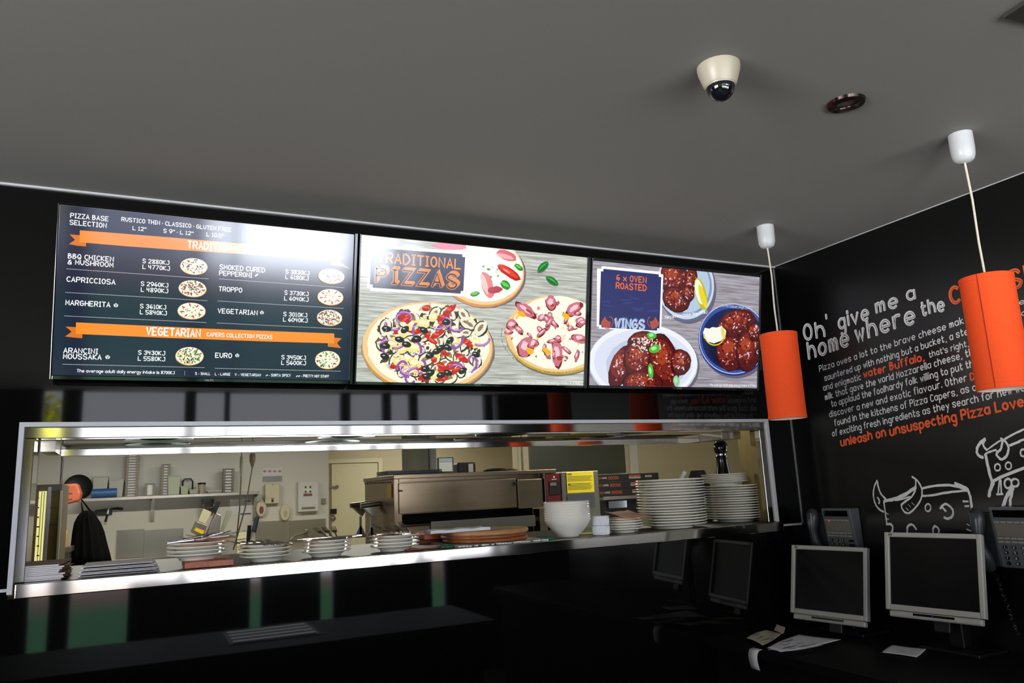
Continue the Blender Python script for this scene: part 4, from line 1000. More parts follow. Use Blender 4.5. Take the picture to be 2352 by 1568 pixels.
tag(b.build('paper_packet', M_PAPER, None, True), 'white folded paper packet lying on the pale wooden board', 'paper')
# rectangular boards behind the boards
xl = at(960, 1240, y=.3).x
b = MB(); b.box(xl, xl + .26, .29, .50, ZSH + .0005, ZSH + .018); tag(b.build('chopping_board', M_W3, None, bevel=.003), 'dark red chopping board under the orange one on the shelf', 'board')
b = MB(); b.box(xl + .02, xl + .26, .28, .49, ZSH + .019, ZSH + .042); tag(b.build('chopping_board', wood('orange_board_wood', (176, 84, 44), (196, 104, 60)), None, bevel=.003), 'orange wooden chopping board between the cutlery stack and round boards', 'board')
xl = at(925, 1262, y=.06).x
b = MB(); b.box(xl, xl + .17, .02, .2, ZSH + .0005, ZSH + .006); tag(b.build('serving_tray', M_W3, None, bevel=.002), 'thin reddish tray lying left of the round boards', 'tray')
# block
xl = at(424, 1300, y=.0).x; xr_ = at(538, 1290, y=.0).x
b = MB(); b.box(xl, xr_, .005, .205, ZSH + .0005, ZSH + BLK); tag(b.build('wooden_block', wood('block_wood', (140, 66, 34), (176, 92, 50), st=(14, 2, 14)), None, bevel=.002), 'reddish wooden block under the left cutlery stack', 'block')
# menus and folded papers
xl = at(40, 1320, y=.0).x; xr_ = at(140, 1310, y=.0).x
random.seed(5); mroot = None
for i in range(9):
    z = ZSH + .0006 + i * .0052
    dx_ = random.uniform(-.006, .006); lab = '%s of the brown covered menus stacked at the left jamb' % (ORD[8 - i] if i else 'bottom')
    loc = (xl + (xr_ - xl) / 2 + dx_, .115 + random.uniform(-.004, .004), z)
    if mroot is None:
        mroot = thing('menu_booklet', lab, 'menu', loc, group='stacked menus at the left jamb')
        hw = (xr_ - xl) / 2
        b = MB(); b.box(-hw, hw, -.115, .13, 0, .0042); b.build('pages', M_PAPER, mroot, local=True)
        b = MB(); b.box(-hw + .001, hw + .012, -.114, .133, .00425, .0050); b.build('cover', M_BROWN, mroot, local=True)
    else: dup(mroot, loc, lab, (0, 0, random.uniform(-.04, .06)))
xl = at(181, 1312, y=.0).x; xr_ = at(368, 1300, y=.0).x
for i, (dz, w0, w1) in enumerate(((0, 0, 0), (.011, .002, -.006), (.022, .006, -.012))):
    b = MB(); X0, X1 = xl + w0, xr_ + w1
    prof_ = [(X0, 0), (X1, .0005), (X1, .0020), (X0 + .006, .0022), (X0 + .003, .0045), (X0 + .006, .0068), (X1 - .01, .0075), (X1 - .012, .0095), (X0 + .002, .0095), (X0 - .003, .005)]
    b.prism([(px_, .01 + i * .004, ZSH + .0006 + dz + pz_) for px_, pz_ in prof_], (0, .2, 0))
    tag(b.build('folded_paper', M_PAPER, None, fix=True), ['bottom', 'middle', 'top'][i] + ' wad of the folded white papers beside the menus', 'paper', 'folded white papers')
# pepper mill
mx_, my_ = at(1661, 1085, y=.44).x, .44
zt_ = at(1656, 1009, y=.44).z
root = thing('pepper_mill', 'tall black pepper mill standing behind the small plates', 'pepper mill', (mx_, my_, ZSH + .0004))
hh = zt_ - ZSH; 
b = MB(); b.lathe([(k_ * 1.32, zz_) for k_, zz_ in [(.030, 0), (.033, .004), (.034, .03 * hh / .4), (.032, hh * .28), (.034, hh * .38), (.0335, hh * .48), (.026, hh * .62), (.0225, hh * .7), (.0225, hh * .77), (.025, hh * .79), (.023, hh * .795)]], n=40); b.build('body', mat('black_lacquer', (16, 14, 13), .18, noise=.1), root, True, local=True)
b = MB(); b.lathe([(.024, hh * .7955), (.024, hh * .815)], n=32); b.build('steel_collar', M_CUT, root, True, local=True)
b = MB(); b.lathe([(.024, hh * .816), (.034, hh * .84), (.038, hh * .89), (.035, hh * .94), (.025, hh * .975), (.014, hh * .985), (.011, hh), (.001, hh)], n=40); b.build('head', mat('black_lacquer'), root, True, local=True)
# black folded card and scoop behind the plates
q = at(1610, 1100, y=.46)
b = MB(); b.prism([(q.x - .055, .45, ZSH + .0005), (q.x - .052, .45, at(1600, 1105, y=.46).z), (q.x - .022, .45, at(1600, 1080, y=.46).z), (q.x + .02, .45, at(1600, 1080, y=.46).z), (q.x + .05, .45, at(1600, 1105, y=.46).z), (q.x + .055, .45, ZSH + .0005)], (0, .06, 0))
tag(b.build('card_holder', M_BPLAS, None, fix=True), 'black angular holder peeking over the tall left plate stack', 'holder')
q0 = at(1560, 1100, y=.47); q1_ = at(1573, 1084, y=.47)
root = thing('scoop', 'steel scoop with white handle behind the tall left plate stack', 'scoop', (q0.x - .02, .47, ZSH))
b = MB(); b.tube([(q0.x - .03, .47, ZSH + .012), (q0.x - .012, .47, q0.z - .02)], [.014, .016], 14); b.build('bowl', M_CUT, root, True)
b = MB(); b.tube([(q0.x - .01, .47, q0.z - .02), (q1_.x, .47, q1_.z)], [.009, .011], 12); b.build('handle', M_WHITE, root, True)

# ================================================================ right-hand counter, monitors, phones, papers
ZB2 = .93
root = thing('order_bench', 'black order bench along the lettered wall', 'counter', (3.27, -1.1, 0))
b = MB(); b.box(2.945, XR - .002, -2.25, -.002, ZB2 - .035, ZB2); b.build('worktop', mat('black_worktop', (9, 9, 9), .5, noise=.2, scale=30, spec=.25), root, bevel=.003)
b = MB(); b.box(3.0, XR - .002, -2.24, -.003, .0, ZB2 - .036); b.build('cabinet_front', mat('black_cabinet', (8, 8, 8), .6, noise=.2, spec=.2), root)
M_SILV = mat('silver_monitor_plastic', (186, 184, 174), .4, 0.2, noise=.03)
def monitor(loc, label, power, proto=None):
    w_, h_ = .36, .29
    rz = R(-80.7); tl = R(12.4)
    if proto is not None: return dup(proto, loc, label, (-tl, 0, rz))
    root = thing('computer_monitor', label, 'monitor', loc, (-tl, 0, rz), 'order monitors')
    bw = .0175; b = MB()
    b.box(-w_ / 2, -w_ / 2 + bw, -.014, .010, -h_ / 2, h_ / 2); b.box(w_ / 2 - bw, w_ / 2, -.014, .010, -h_ / 2, h_ / 2); b.box(-w_ / 2 + bw, w_ / 2 - bw, -.014, .010, h_ / 2 - .018, h_ / 2); b.box(-w_ / 2 + bw, w_ / 2 - bw, -.014, .010, -h_ / 2, -h_ / 2 + .021)
    b.build('frame', M_SILV, root, local=True, bevel=.003)
    b = MB(); b.box(-w_ / 2 + bw, w_ / 2 - bw, -.004, .009, -h_ / 2 + .021, h_ / 2 - .018); b.build('display', mat('dead_display', (6, 6, 7), .25, noise=.1, spec=.25), root, local=True)
    b = MB(); b.box(-w_ / 2 + .012, w_ / 2 - .012, -.010, .014, -h_ / 2 - .024, -h_ / 2 - .0005); base = b.build('lower_bar', M_SILV, root, local=True, bevel=.006)
    b = MB(); b.box(-.075, .075, -.0125, -.0102, -h_ / 2 - .013, -h_ / 2 - .005); b.build('button_strip', M_BGLOSS, base, local=True, bevel=.001)
    b = MB(); b.box(-.003, .0, -.0132, -.0126, -h_ / 2 - .0105, -h_ / 2 - .0075); b.build('power_light', glow((30, 30, 255), 1.2 if power else .01), base, local=True)
    b = MB(); lettering('acer', (-w_ / 2 + .017, h_ / 2 - .012), (-w_ / 2 + .034, h_ / 2 - .012), .0075, .2, lambda q: b.face([(u, -.0145, z) for u, z in q])); b.build('brand_lettering', mat('dark_print', (40, 40, 42), .5, noise=.05), root, local=True)
    b = MB(); b.box(-w_ / 2 + .03, w_ / 2 - .03, 0.0105, .045, -h_ / 2 + .03, h_ / 2 - .03); b.build('back_shell', M_BPLAS, root, local=True, bevel=.01)
    b = MB(); b.box(-.03, .03, .0455, .07, -h_ / 2 - .06, 0); b.build('stand_neck', M_BPLAS, root, local=True, bevel=.004)
    return root
mon1 = monitor((3.396, -.302, 1.147), 'silver framed monitor near the back wall, screen off', False)
mon2 = monitor((3.404, -.793, 1.217), 'silver framed monitor with blue power light, nearer the camera', True)
for m_ in (mon1, mon2):
    L = m_.location
    b = MB(); b.box(3.42, 3.585, L.y - .12, L.y + .12, ZB2 + .0005, ZB2 + .015); b.build('stand_foot', M_BPLAS, m_, bevel=.004)
    b = MB(); b.box(3.475, 3.52, L.y - .03, L.y + .03, ZB2 + .0155, L.z - .06); b.build('stand_post', M_BPLAS, m_, bevel=.004)
M_PH = mat('grey_phone_plastic', (88, 90, 92), .32, noise=.05)
M_PHD = mat('dark_phone_plastic', (44, 47, 50), .3, noise=.05)
M_KEY = mat('phone_key_grey', (150, 146, 132), .5, noise=.05)
def phone(y0, y1, zt, zb_, label, proto=None, led=True):
    # local frame: x along the wall (to the right, toward -y), y into the wall, z up
    w_ = y0 - y1; h_ = zt - zb_
    root = thing('desk_phone', label, 'phone', (XR - .001, (y0 + y1) / 2, zb_), (0, 0, R(-90)), 'wall phones')
    def pt(y): return y
    lean = .02
    def fy(z): return -.034 - .028 * (z / h_)
    b = MB(); b.prism([(-w_ / 2, 0, 0), (-w_ / 2, fy(0), 0), (-w_ / 2, fy(h_), h_), (-w_ / 2, 0, h_)], (w_, 0, 0)); b.build('body', M_PH, root, local=True, bevel=.005)
    sl = math.atan2(.028, h_)
    def on(x0, x1, z0, z1, d0, d1, bb):
        ys = [fy(z0), fy(z1)]
        bb.add([(x0, ys[0] - d0, z0), (x1, ys[0] - d0, z0), (x1, ys[1] - d0, z1), (x0, ys[1] - d0, z1), (x0, ys[0] - d1, z0), (x1, ys[0] - d1, z0), (x1, ys[1] - d1, z1), (x0, ys[1] - d1, z1)], [(3, 2, 1, 0), (4, 5, 6, 7), (0, 1, 5, 4), (1, 2, 6, 5), (2, 3, 7, 6), (3, 0, 4, 7)])
    X = lambda t: -w_ / 2 + w_ * t
    Zf = lambda t: h_ * (1 - t)
    b = MB(); on(X(.08), X(.90), Zf(.17), Zf(.05), .0, .001, b); b.build('display', M_BGLOSS, root, local=True)
    b = MB()
    for row, n in ((.235, 6), (.50, 6), (.56, 6)):
        for k in range(n): on(X(.07 + k * .142), X(.07 + k * .142 + .115), Zf(row + .028), Zf(row), .0, .003, b)
    b.build('line_keys', M_KEY, root, local=True)
    b = MB(); on(X(.07), X(.92), Zf(.485), Zf(.275), 0, .0012, b); b.build('label_panel', mat('phone_label', (112, 106, 98), .5, noise=.1), root, local=True)
    kp = MB(); dg = MB()
    for r in range(4):
        for c in range(3):
            x = X(.18 + c * .19); z = Zf(.66 + r * .088); y = fy(z)
            kp.cyl((x, y + .002, z), (x, y - .004, z), .0075, .0068, 16)
            t = ['123', '456', '789', '*0#'][r][c]
            if t not in '#': lettering(t, (x - (.0026 if t != '*' else .001), z - .0035), (x + .0026, z - .0035), .007, .2, lambda q: dg.face([(u, y - .0046, v) for u, v in q])) if t != '1' else lettering(t, (x - .0015, z - .0035), (x + .0015, z - .0035), .007, .2, lambda q: dg.face([(u, y - .0046, v) for u, v in q]))
    keys = kp.build('number_keys', M_BPLAS, root, True, local=True); dg.build('key_digits', mat('key_print', (200, 200, 196), .5, noise=.03), keys, local=True)
    b = MB()
    for r in range(4): on(X(.76), X(.92), Zf(.69 + r * .088), Zf(.65 + r * .088), 0, .003, b)
    b.build('function_keys', M_BPLAS, root, local=True)
    if led:
        b = MB(); on(X(.2), X(.25), Zf(.272), Zf(.262), .001, .003, b); b.build('message_light', glow((255, 40, 60), 2.0), root, local=True)
    # handset cradle and handset to the left
    b = MB(); b.prism([(-w_ / 2 - .066, 0, -.0), (-w_ / 2 - .066, -.03, 0), (-w_ / 2 - .066, -.048, h_ * .9), (-w_ / 2 - .066, 0, h_ * .9)], (.065, 0, 0)); b.build('cradle', M_PHD, root, local=True, bevel=.005)
    hx = -w_ / 2 - .034
    def hs(z): return -.062 - .02 * (z / h_) 
    pts = [(hx, hs(0) + .012, -.005), (hx, hs(0) - .002, .012), (hx, hs(.04) - .006, .04), (hx, hs(.07) - .016, .075), (hx, hs(.11) - .018, .115), (hx, hs(.15) - .006, h_ * .76), (hx, hs(.18) - .002, h_ * .88), (hx, hs(.2) + .010, h_ * .95)]
    b = MB(); b.tube(pts, [.021, .027, .027, .018, .018, .027, .027, .02], 16)
    hd = b.build('handset', M_PHD, root, True, local=True); hd.scale = (1.0, 1, 1)
    c = []
    for i in range(90):
        t = i / 89; a = i * 1.9; c.append((hx + .012 + .05 * math.sin(t * 3.1) + .006 * math.cos(a), -.05 + .006 * math.sin(a), -.01 - .22 * math.sin(t * math.pi)))
    b = MB(); b.tube(c, .0019, 5); b.build('coiled_cord', M_BPLAS, root, True, local=True)
    return root
phone(-.178, -.338, 1.445, 1.235, 'grey phone with red light on the wall in the corner', led=True)
phone(-.957, -1.125, 1.452, 1.237, 'grey phone with numbered keys at the right edge of the photo', led=False)
# papers
def paper(pts, z, label, amp=.006, curl=0.0, name='paper_slip', m=None, lines=0, grp=None):
    a, b_, c, d = [at(px, py, z=z) for px, py in pts]
    mb = MB(); n = 12; v = []
    for i in range(n + 1):
        for j in range(n + 1):
            u, w2 = i / n, j / n
            p = a * (1 - u) * (1 - w2) + b_ * u * (1 - w2) + c * u * w2 + d * (1 - u) * w2
            v.append((p.x, p.y, z + amp * (.5 + .5 * math.sin(u * 4.2 + w2 * 3)) + curl * max(0, u - .7) ** 2 * 10))
    mb.add(v, [(i * (n + 1) + j, (i + 1) * (n + 1) + j, (i + 1) * (n + 1) + j + 1, i * (n + 1) + j + 1) for i in range(n) for j in range(n)])
    for k in range(lines):
        u0, w0 = random.uniform(.1, .5), random.uniform(.1, .9); u1 = u0 + random.uniform(.08, .25)
        def S(u, w2):
            p = a * (1 - u) * (1 - w2) + b_ * u * (1 - w2) + c * u * w2 + d * (1 - u) * w2
            return (p.x, p.y, z + amp * (.5 + .5 * math.sin(u * 4.2 + w2 * 3)) + curl * max(0, u - .7) ** 2 * 10 + .0016)
        mb.add([S(u0, w0), S(u1, w0), S(u1, w0 + .025), S(u0, w0 + .025)], [(0, 1, 2, 3)], 1)
    o = mb.build(name, [m or M_PAPER, mat('faint_print', (120, 118, 118), .7, noise=.1)], None, True)
    so = o.modifiers.new('thick', 'SOLIDIFY'); so.thickness = .0008
    return tag(o, label, 'paper', grp)
M_RCPT = mat('cream_receipt_paper', (206, 196, 170), .7, noise=.05, scale=10)
z = ZB2 + .002
paper([(1762, 1490), (1835, 1457), (1932, 1472), (1792, 1499)], z + .018, 'large grey printed sheet on top of the bench papers', .006, lines=14)
paper([(1764, 1494), (1840, 1478), (1890, 1485), (1790, 1498)], z, 'crumpled white sheet under the large printed sheet', .006)
paper([(1715, 1467), (1760, 1446), (1799, 1456), (1752, 1484)], z + .010, 'cream receipt curling at the left of the bench papers', .007, .0, m=M_RCPT, lines=10)
paper([(1778, 1448), (1784, 1436), (1804, 1445), (1798, 1456)], z + .022, 'short receipt end standing up behind the cream receipt', .003, .006, m=M_RCPT)
paper([(2026, 1499), (2050, 1481), (2128, 1492), (2105, 1510)], z, 'single white slip lying alone on the bench under the near monitor', .003)
a0 = at(1735, 1484, z=ZB2 + .004)
mb = MB(); v = []
for i in range(9):
    t = i / 8; zz = ZB2 + .004 - .075 * t ** 1.6; xx = 2.940 - .018 * math.sin(t * 2.6)
    for dy in (0, .052): v.append((xx - .0 if i else 2.955, a0.y - .06 + dy * (1 - .1 * t), zz))
mb.add(v, [(i * 2, i * 2 + 1, i * 2 + 3, i * 2 + 2) for i in range(8)])
o = mb.build('paper_slip', M_PAPER, None, True); o.modifiers.new('thick', 'SOLIDIFY').thickness = .0008
tag(o, 'white receipt strip drooping over the front edge of the bench', 'paper')

# ================================================================ kitchen behind the hatch
YK = 7.0; zb1 = .95
b = MB(); xe = at(755, 1050, y=YK).x
b.box(-2.2, xe, YK, YK + .12, 0, ZC); struct(b.build('wall_kitchen_back', M_KWALL))
b = MB(); b.box(xe, 6.5, 8.4, 8.5, 0, ZC); struct(b.build('wall_kitchen_rear', M_KBEIGE))
b = MB(); b.box(xe - .12, xe, YK + .121, 8.4, 0, ZC); struct(b.build('wall_kitchen_recess', M_KWALL))
b = MB(); b.box(-2.3, -2.2, TH, YK, 0, ZC); struct(b.build('wall_kitchen_left', M_KWALL))
b = MB(); b.box(6.5, 6.6, TH, 8.4, 0, ZC); struct(b.build('wall_kitchen_right', M_KBEIGE))
xp = at(1437, 1050, y=3.6).x
b = MB(); b.box(xp, 6.5, 3.6, 3.7, 0, ZC); struct(b.build('wall_kitchen_partition', M_KBEIGE))
b = MB(); b.box(at(1446, 1050, y=3.59).x, at(1462, 1050, y=3.59).x, 3.57, 3.599, 0, ZC - .001); struct(b.build('trim_5', M_KWALL))
M_BATT = mat('batten_body', (220, 220, 214), .5, noise=.03)
for i, (lx, ly) in enumerate(KITCHEN_LAMPS):
    root = thing('kitchen_light', ['left', 'middle', 'right', 'added rear'][i] + ' fluorescent batten on the kitchen ceiling', 'light', (lx, ly, ZC - .06), group='kitchen ceiling battens')
    b = MB(); b.box(-.6, .6, -.05, .05, .02, .0595); b.build('body', M_BATT, root, local=True)
    b = MB(); b.cyl((-.57, 0, .004), (.57, 0, .004), .013, n=12); b.build('tube', glow((255, 246, 214), 6.0, sample=True), root, True, local=True)
    ld = bpy.data.lights.new('kitchen_light_glow', 'AREA'); ld.shape = 'RECTANGLE'; ld.size = 1.15; ld.size_y = .05; ld.energy = KITCHEN_POWER * (1, 1, .8, .55)[i]; ld.color = (1, .97, .86)
    lo = bpy.data.objects.new('kitchen_light_glow', ld); COL.objects.link(lo); lo.parent = root; lo.location = (0, 0, -.012)
def px_box(mb, xa, ya, xb, yb, Y, d=.05, mi=0):
    """box whose front face spans the given photo rectangle at depth plane y = Y"""
    xm, ym = (xa + xb) / 2, (ya + yb) / 2
    x0 = at(xa, ym, y=Y).x; x1 = at(xb, ym, y=Y).x; z1 = at(xm, ya, y=Y).z; z0 = at(xm, yb, y=Y).z
    mb.box(x0, x1, Y, Y + d, z0, z1, mi); return x0, x1, z0, z1
def quick(name, label, cat, xa, ya, xb, yb, Y, d, m, grp=None, bevel=.0):
    mb = MB(); px_box(mb, xa, ya, xb, yb, Y, d); return tag(mb.build(name, m, None, bevel=bevel), label, cat, grp)
# door and its fittings
Yd = 8.38
b = MB(); dx0, dx1, dz0, dz1 = px_box(b, 762, 1064, 868, 1180, Yd - .02, .035)
b = MB(); b.box(dx0, dx1, Yd - .02, Yd + .015, .005, dz1); d1 = struct(b.build('door_1', mat('door_cream', (206, 198, 164), .45, noise=.03), None))
b = MB(); b.box(dx0 - .05, dx1 + .07, Yd - .03, Yd - .0, dz1 + .01, dz1 + .07); b.box(dx1 + .01, dx1 + .07, Yd - .03, Yd, .005, dz1 + .01); b.build('door_frame', mat('door_cream'), d1)
b = MB(); q = at(766, 1190, y=Yd - .05); b.lathe([(.001, -.05), (.03, -.045), (.035, -.03), (.02, -.015), (.04, -.004), (.04, .0)], n=24)
kv = [(q.x + v[0], Yd - .021 + v[2], q.z + v[1]) for v in b.v]; b.v = kv; b.build('door_knob', M_DSTEEL, d1, True)
b = MB(); q = at(762, 1174, y=Yd - .05); b.box(q.x - .02, q.x + .07, Yd - .06, Yd - .021, q.z - .035, q.z + .035); b.build('door_lock', M_BPLAS, d1, bevel=.005)
b = MB(); q = at(765, 1118, y=Yd - .05); b.box(q.x - .06, q.x + .08, Yd - .04, Yd - .021, q.z - .012, q.z + .012); b.cyl((q.x + .06, Yd - .05, q.z), (q.x + .06, Yd - .021, q.z), .025, n=16); b.build('door_bolt', M_DSTEEL, d1)
# wall shelf and what stands on it
sx0 = at(182, 1147, y=YK - .15).x; sx1 = at(592, 1134, y=YK - .15).x; szz = at(390, 1136, y=YK - .3).z
root = thing('wall_shelf', 'stainless steel shelf on the white kitchen wall', 'shelf', ((sx0 + sx1) / 2, YK - .15, szz))
b = MB(); b.box(sx0, sx1, YK - .3, YK - .002, szz - .035, szz - .0005); b.build('shelf_board', M_BRUSH, root, bevel=.003)
for px_ in (350, 586):
    xx = at(px_, 1170, y=YK - .03).x; zz = at(px_, 1196, y=YK - .03).z
    b = MB(); b.box(xx - .02, xx + .02, YK - .03, YK - .001, zz, szz - .036); b.box(xx - .008, xx + .008, YK - .25, YK - .031, szz - .06, szz - .036); b.build('bracket', M_DSTEEL, root)
YS = YK - .16
def shelf_x(px_): return at(px_, 1125, y=YS).x
M_CLEAR = mat('cloudy_plastic', (176, 178, 160), .25, noise=.05)
M_WIRE = mat('grey_wire', (110, 102, 84), .4, .6, noise=.1)
def tower(pl_, pr_, pt_, n, label):
    x0, x1 = shelf_x(pl_), shelf_x(pr_); zt = at((pl_ + pr_) / 2, pt_, y=YS).z; xm = (x0 + x1) / 2; w_ = x1 - x0
    root = thing('container_tower', label, 'containers', (xm, YS, szz), group='nested container towers')
    for sx in (-1, 1):
        b = MB(); b.box(xm + sx * w_ * .36 - .012, xm + sx * w_ * .36 + .012, YS - .05, YS + .05, szz + .0005, zt); b.build('side_wall', M_WIRE, root)
    b = MB()
    for i in range(n):
        z = szz + .003 + (zt - szz - .01) * i / max(1, n - 1); b.box(xm - w_ * .5, xm + w_ * .5, YS - .06, YS + .06, z, z + .006)
    b.build('rims', M_WIRE, root)
    b = MB(); b.box(xm - w_ * .33, xm + w_ * .33, YS - .03, YS + .04, szz + .001, zt - .012); b.build('liner', M_WHITE, root)
tower(286, 318, 1042, 17, 'tallest nested tower of clear containers, reaching the hatch rail'); tower(369, 390, 1066, 12, 'narrow nested tower of dark rimmed containers beside the pale tub'); tower(510, 537, 1076, 9, 'nested tower of containers at the right end of the wall shelf'); tower(332, 357, 1110, 2, 'single low container between the two tall towers')
def tub(px0, px1, pt_, m, label, grp='tubs on the wall shelf'):
    x0, x1 = shelf_x(px0), shelf_x(px1); zt = at((px0 + px1) / 2, pt_, y=YS).z; xm = (x0 + x1) / 2; w_ = (x1 - x0) / 2
    root = thing('storage_tub', label, 'tub', (xm, YS, szz), group=grp)
    b = MB(); b.add([(xm + a * w_ * k, YS + c * .09 * k, z) for k, z in ((.86, szz + .0005), (1, zt - .012)) for a, c in ((-1, -1), (1, -1), (1, 1), (-1, 1))], [(3, 2, 1, 0), (4, 5, 6, 7), (0, 1, 5, 4), (1, 2, 6, 5), (2, 3, 7, 6), (3, 0, 4, 7)]); b.build('tub_body', m, root, bevel=.004)
    b = MB(); b.box(xm - w_ * 1.04, xm + w_ * 1.04, YS - .094, YS + .094, zt - .0115, zt); b.build('tub_rim', m, root, bevel=.003)
tub(213, 248, 1094, M_CLEAR, 'tall clear tub behind the left of the blue roll'); tub(250, 284, 1100, M_CLEAR, 'clear tub standing beside the tallest tower'); tub(384, 413, 1092, mat('pale_green_tub', (176, 182, 150), .4, noise=.04), 'tall pale green tub on the wall shelf'); tub(414, 432, 1116, mat('pale_green_tub'), 'small pale tub beside the tall green tub'); tub(434, 454, 1124, M_CLEAR, 'low clear tub in front of the black frame'); tub(475, 508, 1126, M_CLEAR, 'low wide clear tub right of the takeaway cup')
xa_, xb_ = shelf_x(213), shelf_x(270); zr = at(240, 1128, y=YS - .1).z; rr = .048
b = MB(); b.cyl((xa_, YS - .15, szz + rr + .001), (xb_, YS - .15, szz + rr + .001), rr, n=28); tag(b.build('blue_roll', mat('blue_plastic_film', (52, 96, 150), .4, noise=.1), None, True), 'blue plastic roll lying on the wall shelf', 'roll')
xm = shelf_x(463); zt = at(463, 1108, y=YS).z
root = thing('takeaway_cup', 'takeaway coffee cup with black lid on the wall shelf', 'cup', (xm, YS, szz))
b = MB(); b.lathe([(.03, .0005), (.042, zt - szz - .022)], (xm, YS, szz), 24); b.build('cup', mat('cup_card', (170, 160, 140), .6, noise=.05), root, True)
b = MB(); b.lathe([(.045, zt - szz - .0215), (.045, zt - szz - .008), (.038, zt - szz), (.001, zt - szz)], (xm, YS, szz), 24); b.build('lid', M_BPLAS, root, True)
x0, x1 = shelf_x(420), shelf_x(443); zt = at(431, 1099, y=YS).z
b = MB(); b.tube([(x0, YS + .1, szz + .002), (x0, YS + .1, zt - .03), (x0 + .02, YS + .1, zt), (x1 - .02, YS + .1, zt), (x1, YS + .1, zt - .03), (x1, YS + .1, szz + .002)], .009, 8); tag(b.build('wire_stand', M_BPLAS, None, True), 'black bent frame standing behind the small tub', 'frame')
# knives on the wall
root = thing('cleaver', 'large black cleaver hung flat on the white wall', 'knife', at(240, 1172, y=YK - .03))
b = MB(); q0 = at(205, 1178, y=YK - .03); q1_ = at(258, 1172, y=YK - .03); b.prism([(q0.x, YK - .03, q0.z - .03), (q1_.x, YK - .03, q1_.z - .045), (q1_.x, YK - .03, q1_.z + .03), (q0.x + .06, YK - .03, q0.z + .03)], (0, .028, 0)); b.build('blade', M_BPLAS, root)
q2_ = at(282, 1169, y=YK - .03); b = MB(); b.tube([(q1_.x - .005, YK - .02, q1_.z + .018), ((q1_.x + q2_.x) / 2, YK - .02, q2_.z + .01), (q2_.x, YK - .02, q2_.z)], [.011, .016, .013], 10); b.build('handle', M_BPLAS, root, True)
root = thing('paring_knife', 'small white and black knife hung across the cleaver', 'knife', at(246, 1182, y=YK - .06))
q0 = at(250, 1166, y=YK - .06); q1_ = at(247, 1180, y=YK - .06); q2_ = at(242, 1198, y=YK - .06)
b = MB(); b.tube([q0, q1_], [.006, .012], 8); b.build('blade', M_WHITE, root, True); b = MB(); b.tube([q1_, q2_], [.011, .013], 8); b.build('handle', M_BPLAS, root, True)
# poster and notice
o = thing('wall_poster', 'laminated poster with food pictures above the towel dispenser', 'poster', at(625, 1107, y=YK - .005))
b = MB(); px_box(b, 603, 1074, 648, 1107, YK - .006, .005); b.build('sheet', M_PAPER, o)
b = MB()
for k in range(4):
    q = at(608 + k * 11.5, 1082, y=YK - .008); b.face([(q.x + .022 * math.cos(t) * (1 if i % 2 else .8), YK - .0075, q.z + .013 * math.sin(t)) for i, t in enumerate([j * .628 for j in range(10)])])
b.build('pictures', mat('poster_meat', (176, 128, 110), .6, noise=.2, scale=50), o)
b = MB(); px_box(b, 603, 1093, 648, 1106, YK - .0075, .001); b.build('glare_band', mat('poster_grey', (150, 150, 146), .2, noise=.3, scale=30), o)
o = thing('wall_notice', 'laminated notice with blue and purple bars by the hanging cords', 'notice', at(552, 1183, y=YK - .005))
b = MB(); px_box(b, 528, 1145, 578, 1182, YK - .006, .005); b.build('sheet', mat('laminated_sheet', (206, 206, 200), .2, noise=.1, scale=20), o)
b = MB(); px_box(b, 562, 1149, 576, 1152, YK - .0075, .001); b.build('blue_bar', mat('blue_print', (60, 120, 160), .5, noise=.05), o)
b = MB(); px_box(b, 552, 1178, 576, 1181, YK - .0075, .001); b.build('purple_bar', mat('purple_print', (90, 60, 120), .5, noise=.05), o)
# dispensers and first aid box
root = thing('towel_dispenser', 'cream paper towel dispenser on the white wall', 'dispenser', at(625, 1156, y=YK - .1))
b = MB(); x0, x1, z0, z1 = px_box(b, 609, 1110, 643, 1156, YK - .1, .098); b.build('body', M_CREAM, root, bevel=.012)
b = MB(); xm = (x0 + x1) / 2; b.box(xm - .02, xm + .02, YK - .103, YK - .1005, z0 + .06, z0 + .066); b.lathe([(.001, 0), (.012, .001), (.012, .03), (.001, .031)], (xm, YK - .103, z0 + .02), 12); b.box(xm - .006, xm + .006, YK - .103, YK - .1005, z1 - .016, z1 - .008); b.build('lock_and_slot', M_PHD, root)
def soap(px_, py_, label, m2_):
    q = at(px_, py_, y=YK - .05); root = thing('soap_dispenser', label, 'dispenser', (q.x, YK - .05, q.z - .1), group='soap dispensers')
    b = MB(); pts = [(q.x + .06 * math.cos(t), YK - .07, q.z + .1 * math.sin(t) * (1.0)) for t in [k * 2 * math.pi / 28 for k in range(28)]]; b.prism(pts, (0, .068, 0)); b.build('body', M_CREAM, root, True, bevel=.012, fix=True)
    b = MB(); pts = [(q.x + .025 * math.cos(t), YK - .074, q.z - .02 + .045 * math.sin(t)) for t in [k * 2 * math.pi / 20 for k in range(20)]]; b.prism(pts, (0, .0035, 0)); b.build('window', m2_, root, fix=True)
soap(600, 1167, 'cream oval soap dispenser with a pink window', mat('pink_soap', (130, 70, 90), .3, noise=.2)); soap(655, 1176, 'cream oval soap dispenser under the towel dispenser, window empty', mat('cream_window', (180, 174, 140), .3, noise=.05))
root = thing('first_aid_box', 'white first aid box with green and orange cross on the wall', 'box', at(708, 1175, y=YK - .1))
b = MB(); x0, x1, z0, z1 = px_box(b, 685, 1106, 731, 1174, YK - .1, .098); b.build('cabinet', mat('first_aid_white', (206, 206, 202), .35, noise=.02), root, bevel=.004)
g = MB(); px_box(g, 700, 1116, 715, 1131, YK - .103, .002); g.build('green_badge', mat('badge_green', (30, 100, 60), .5, noise=.05), root)
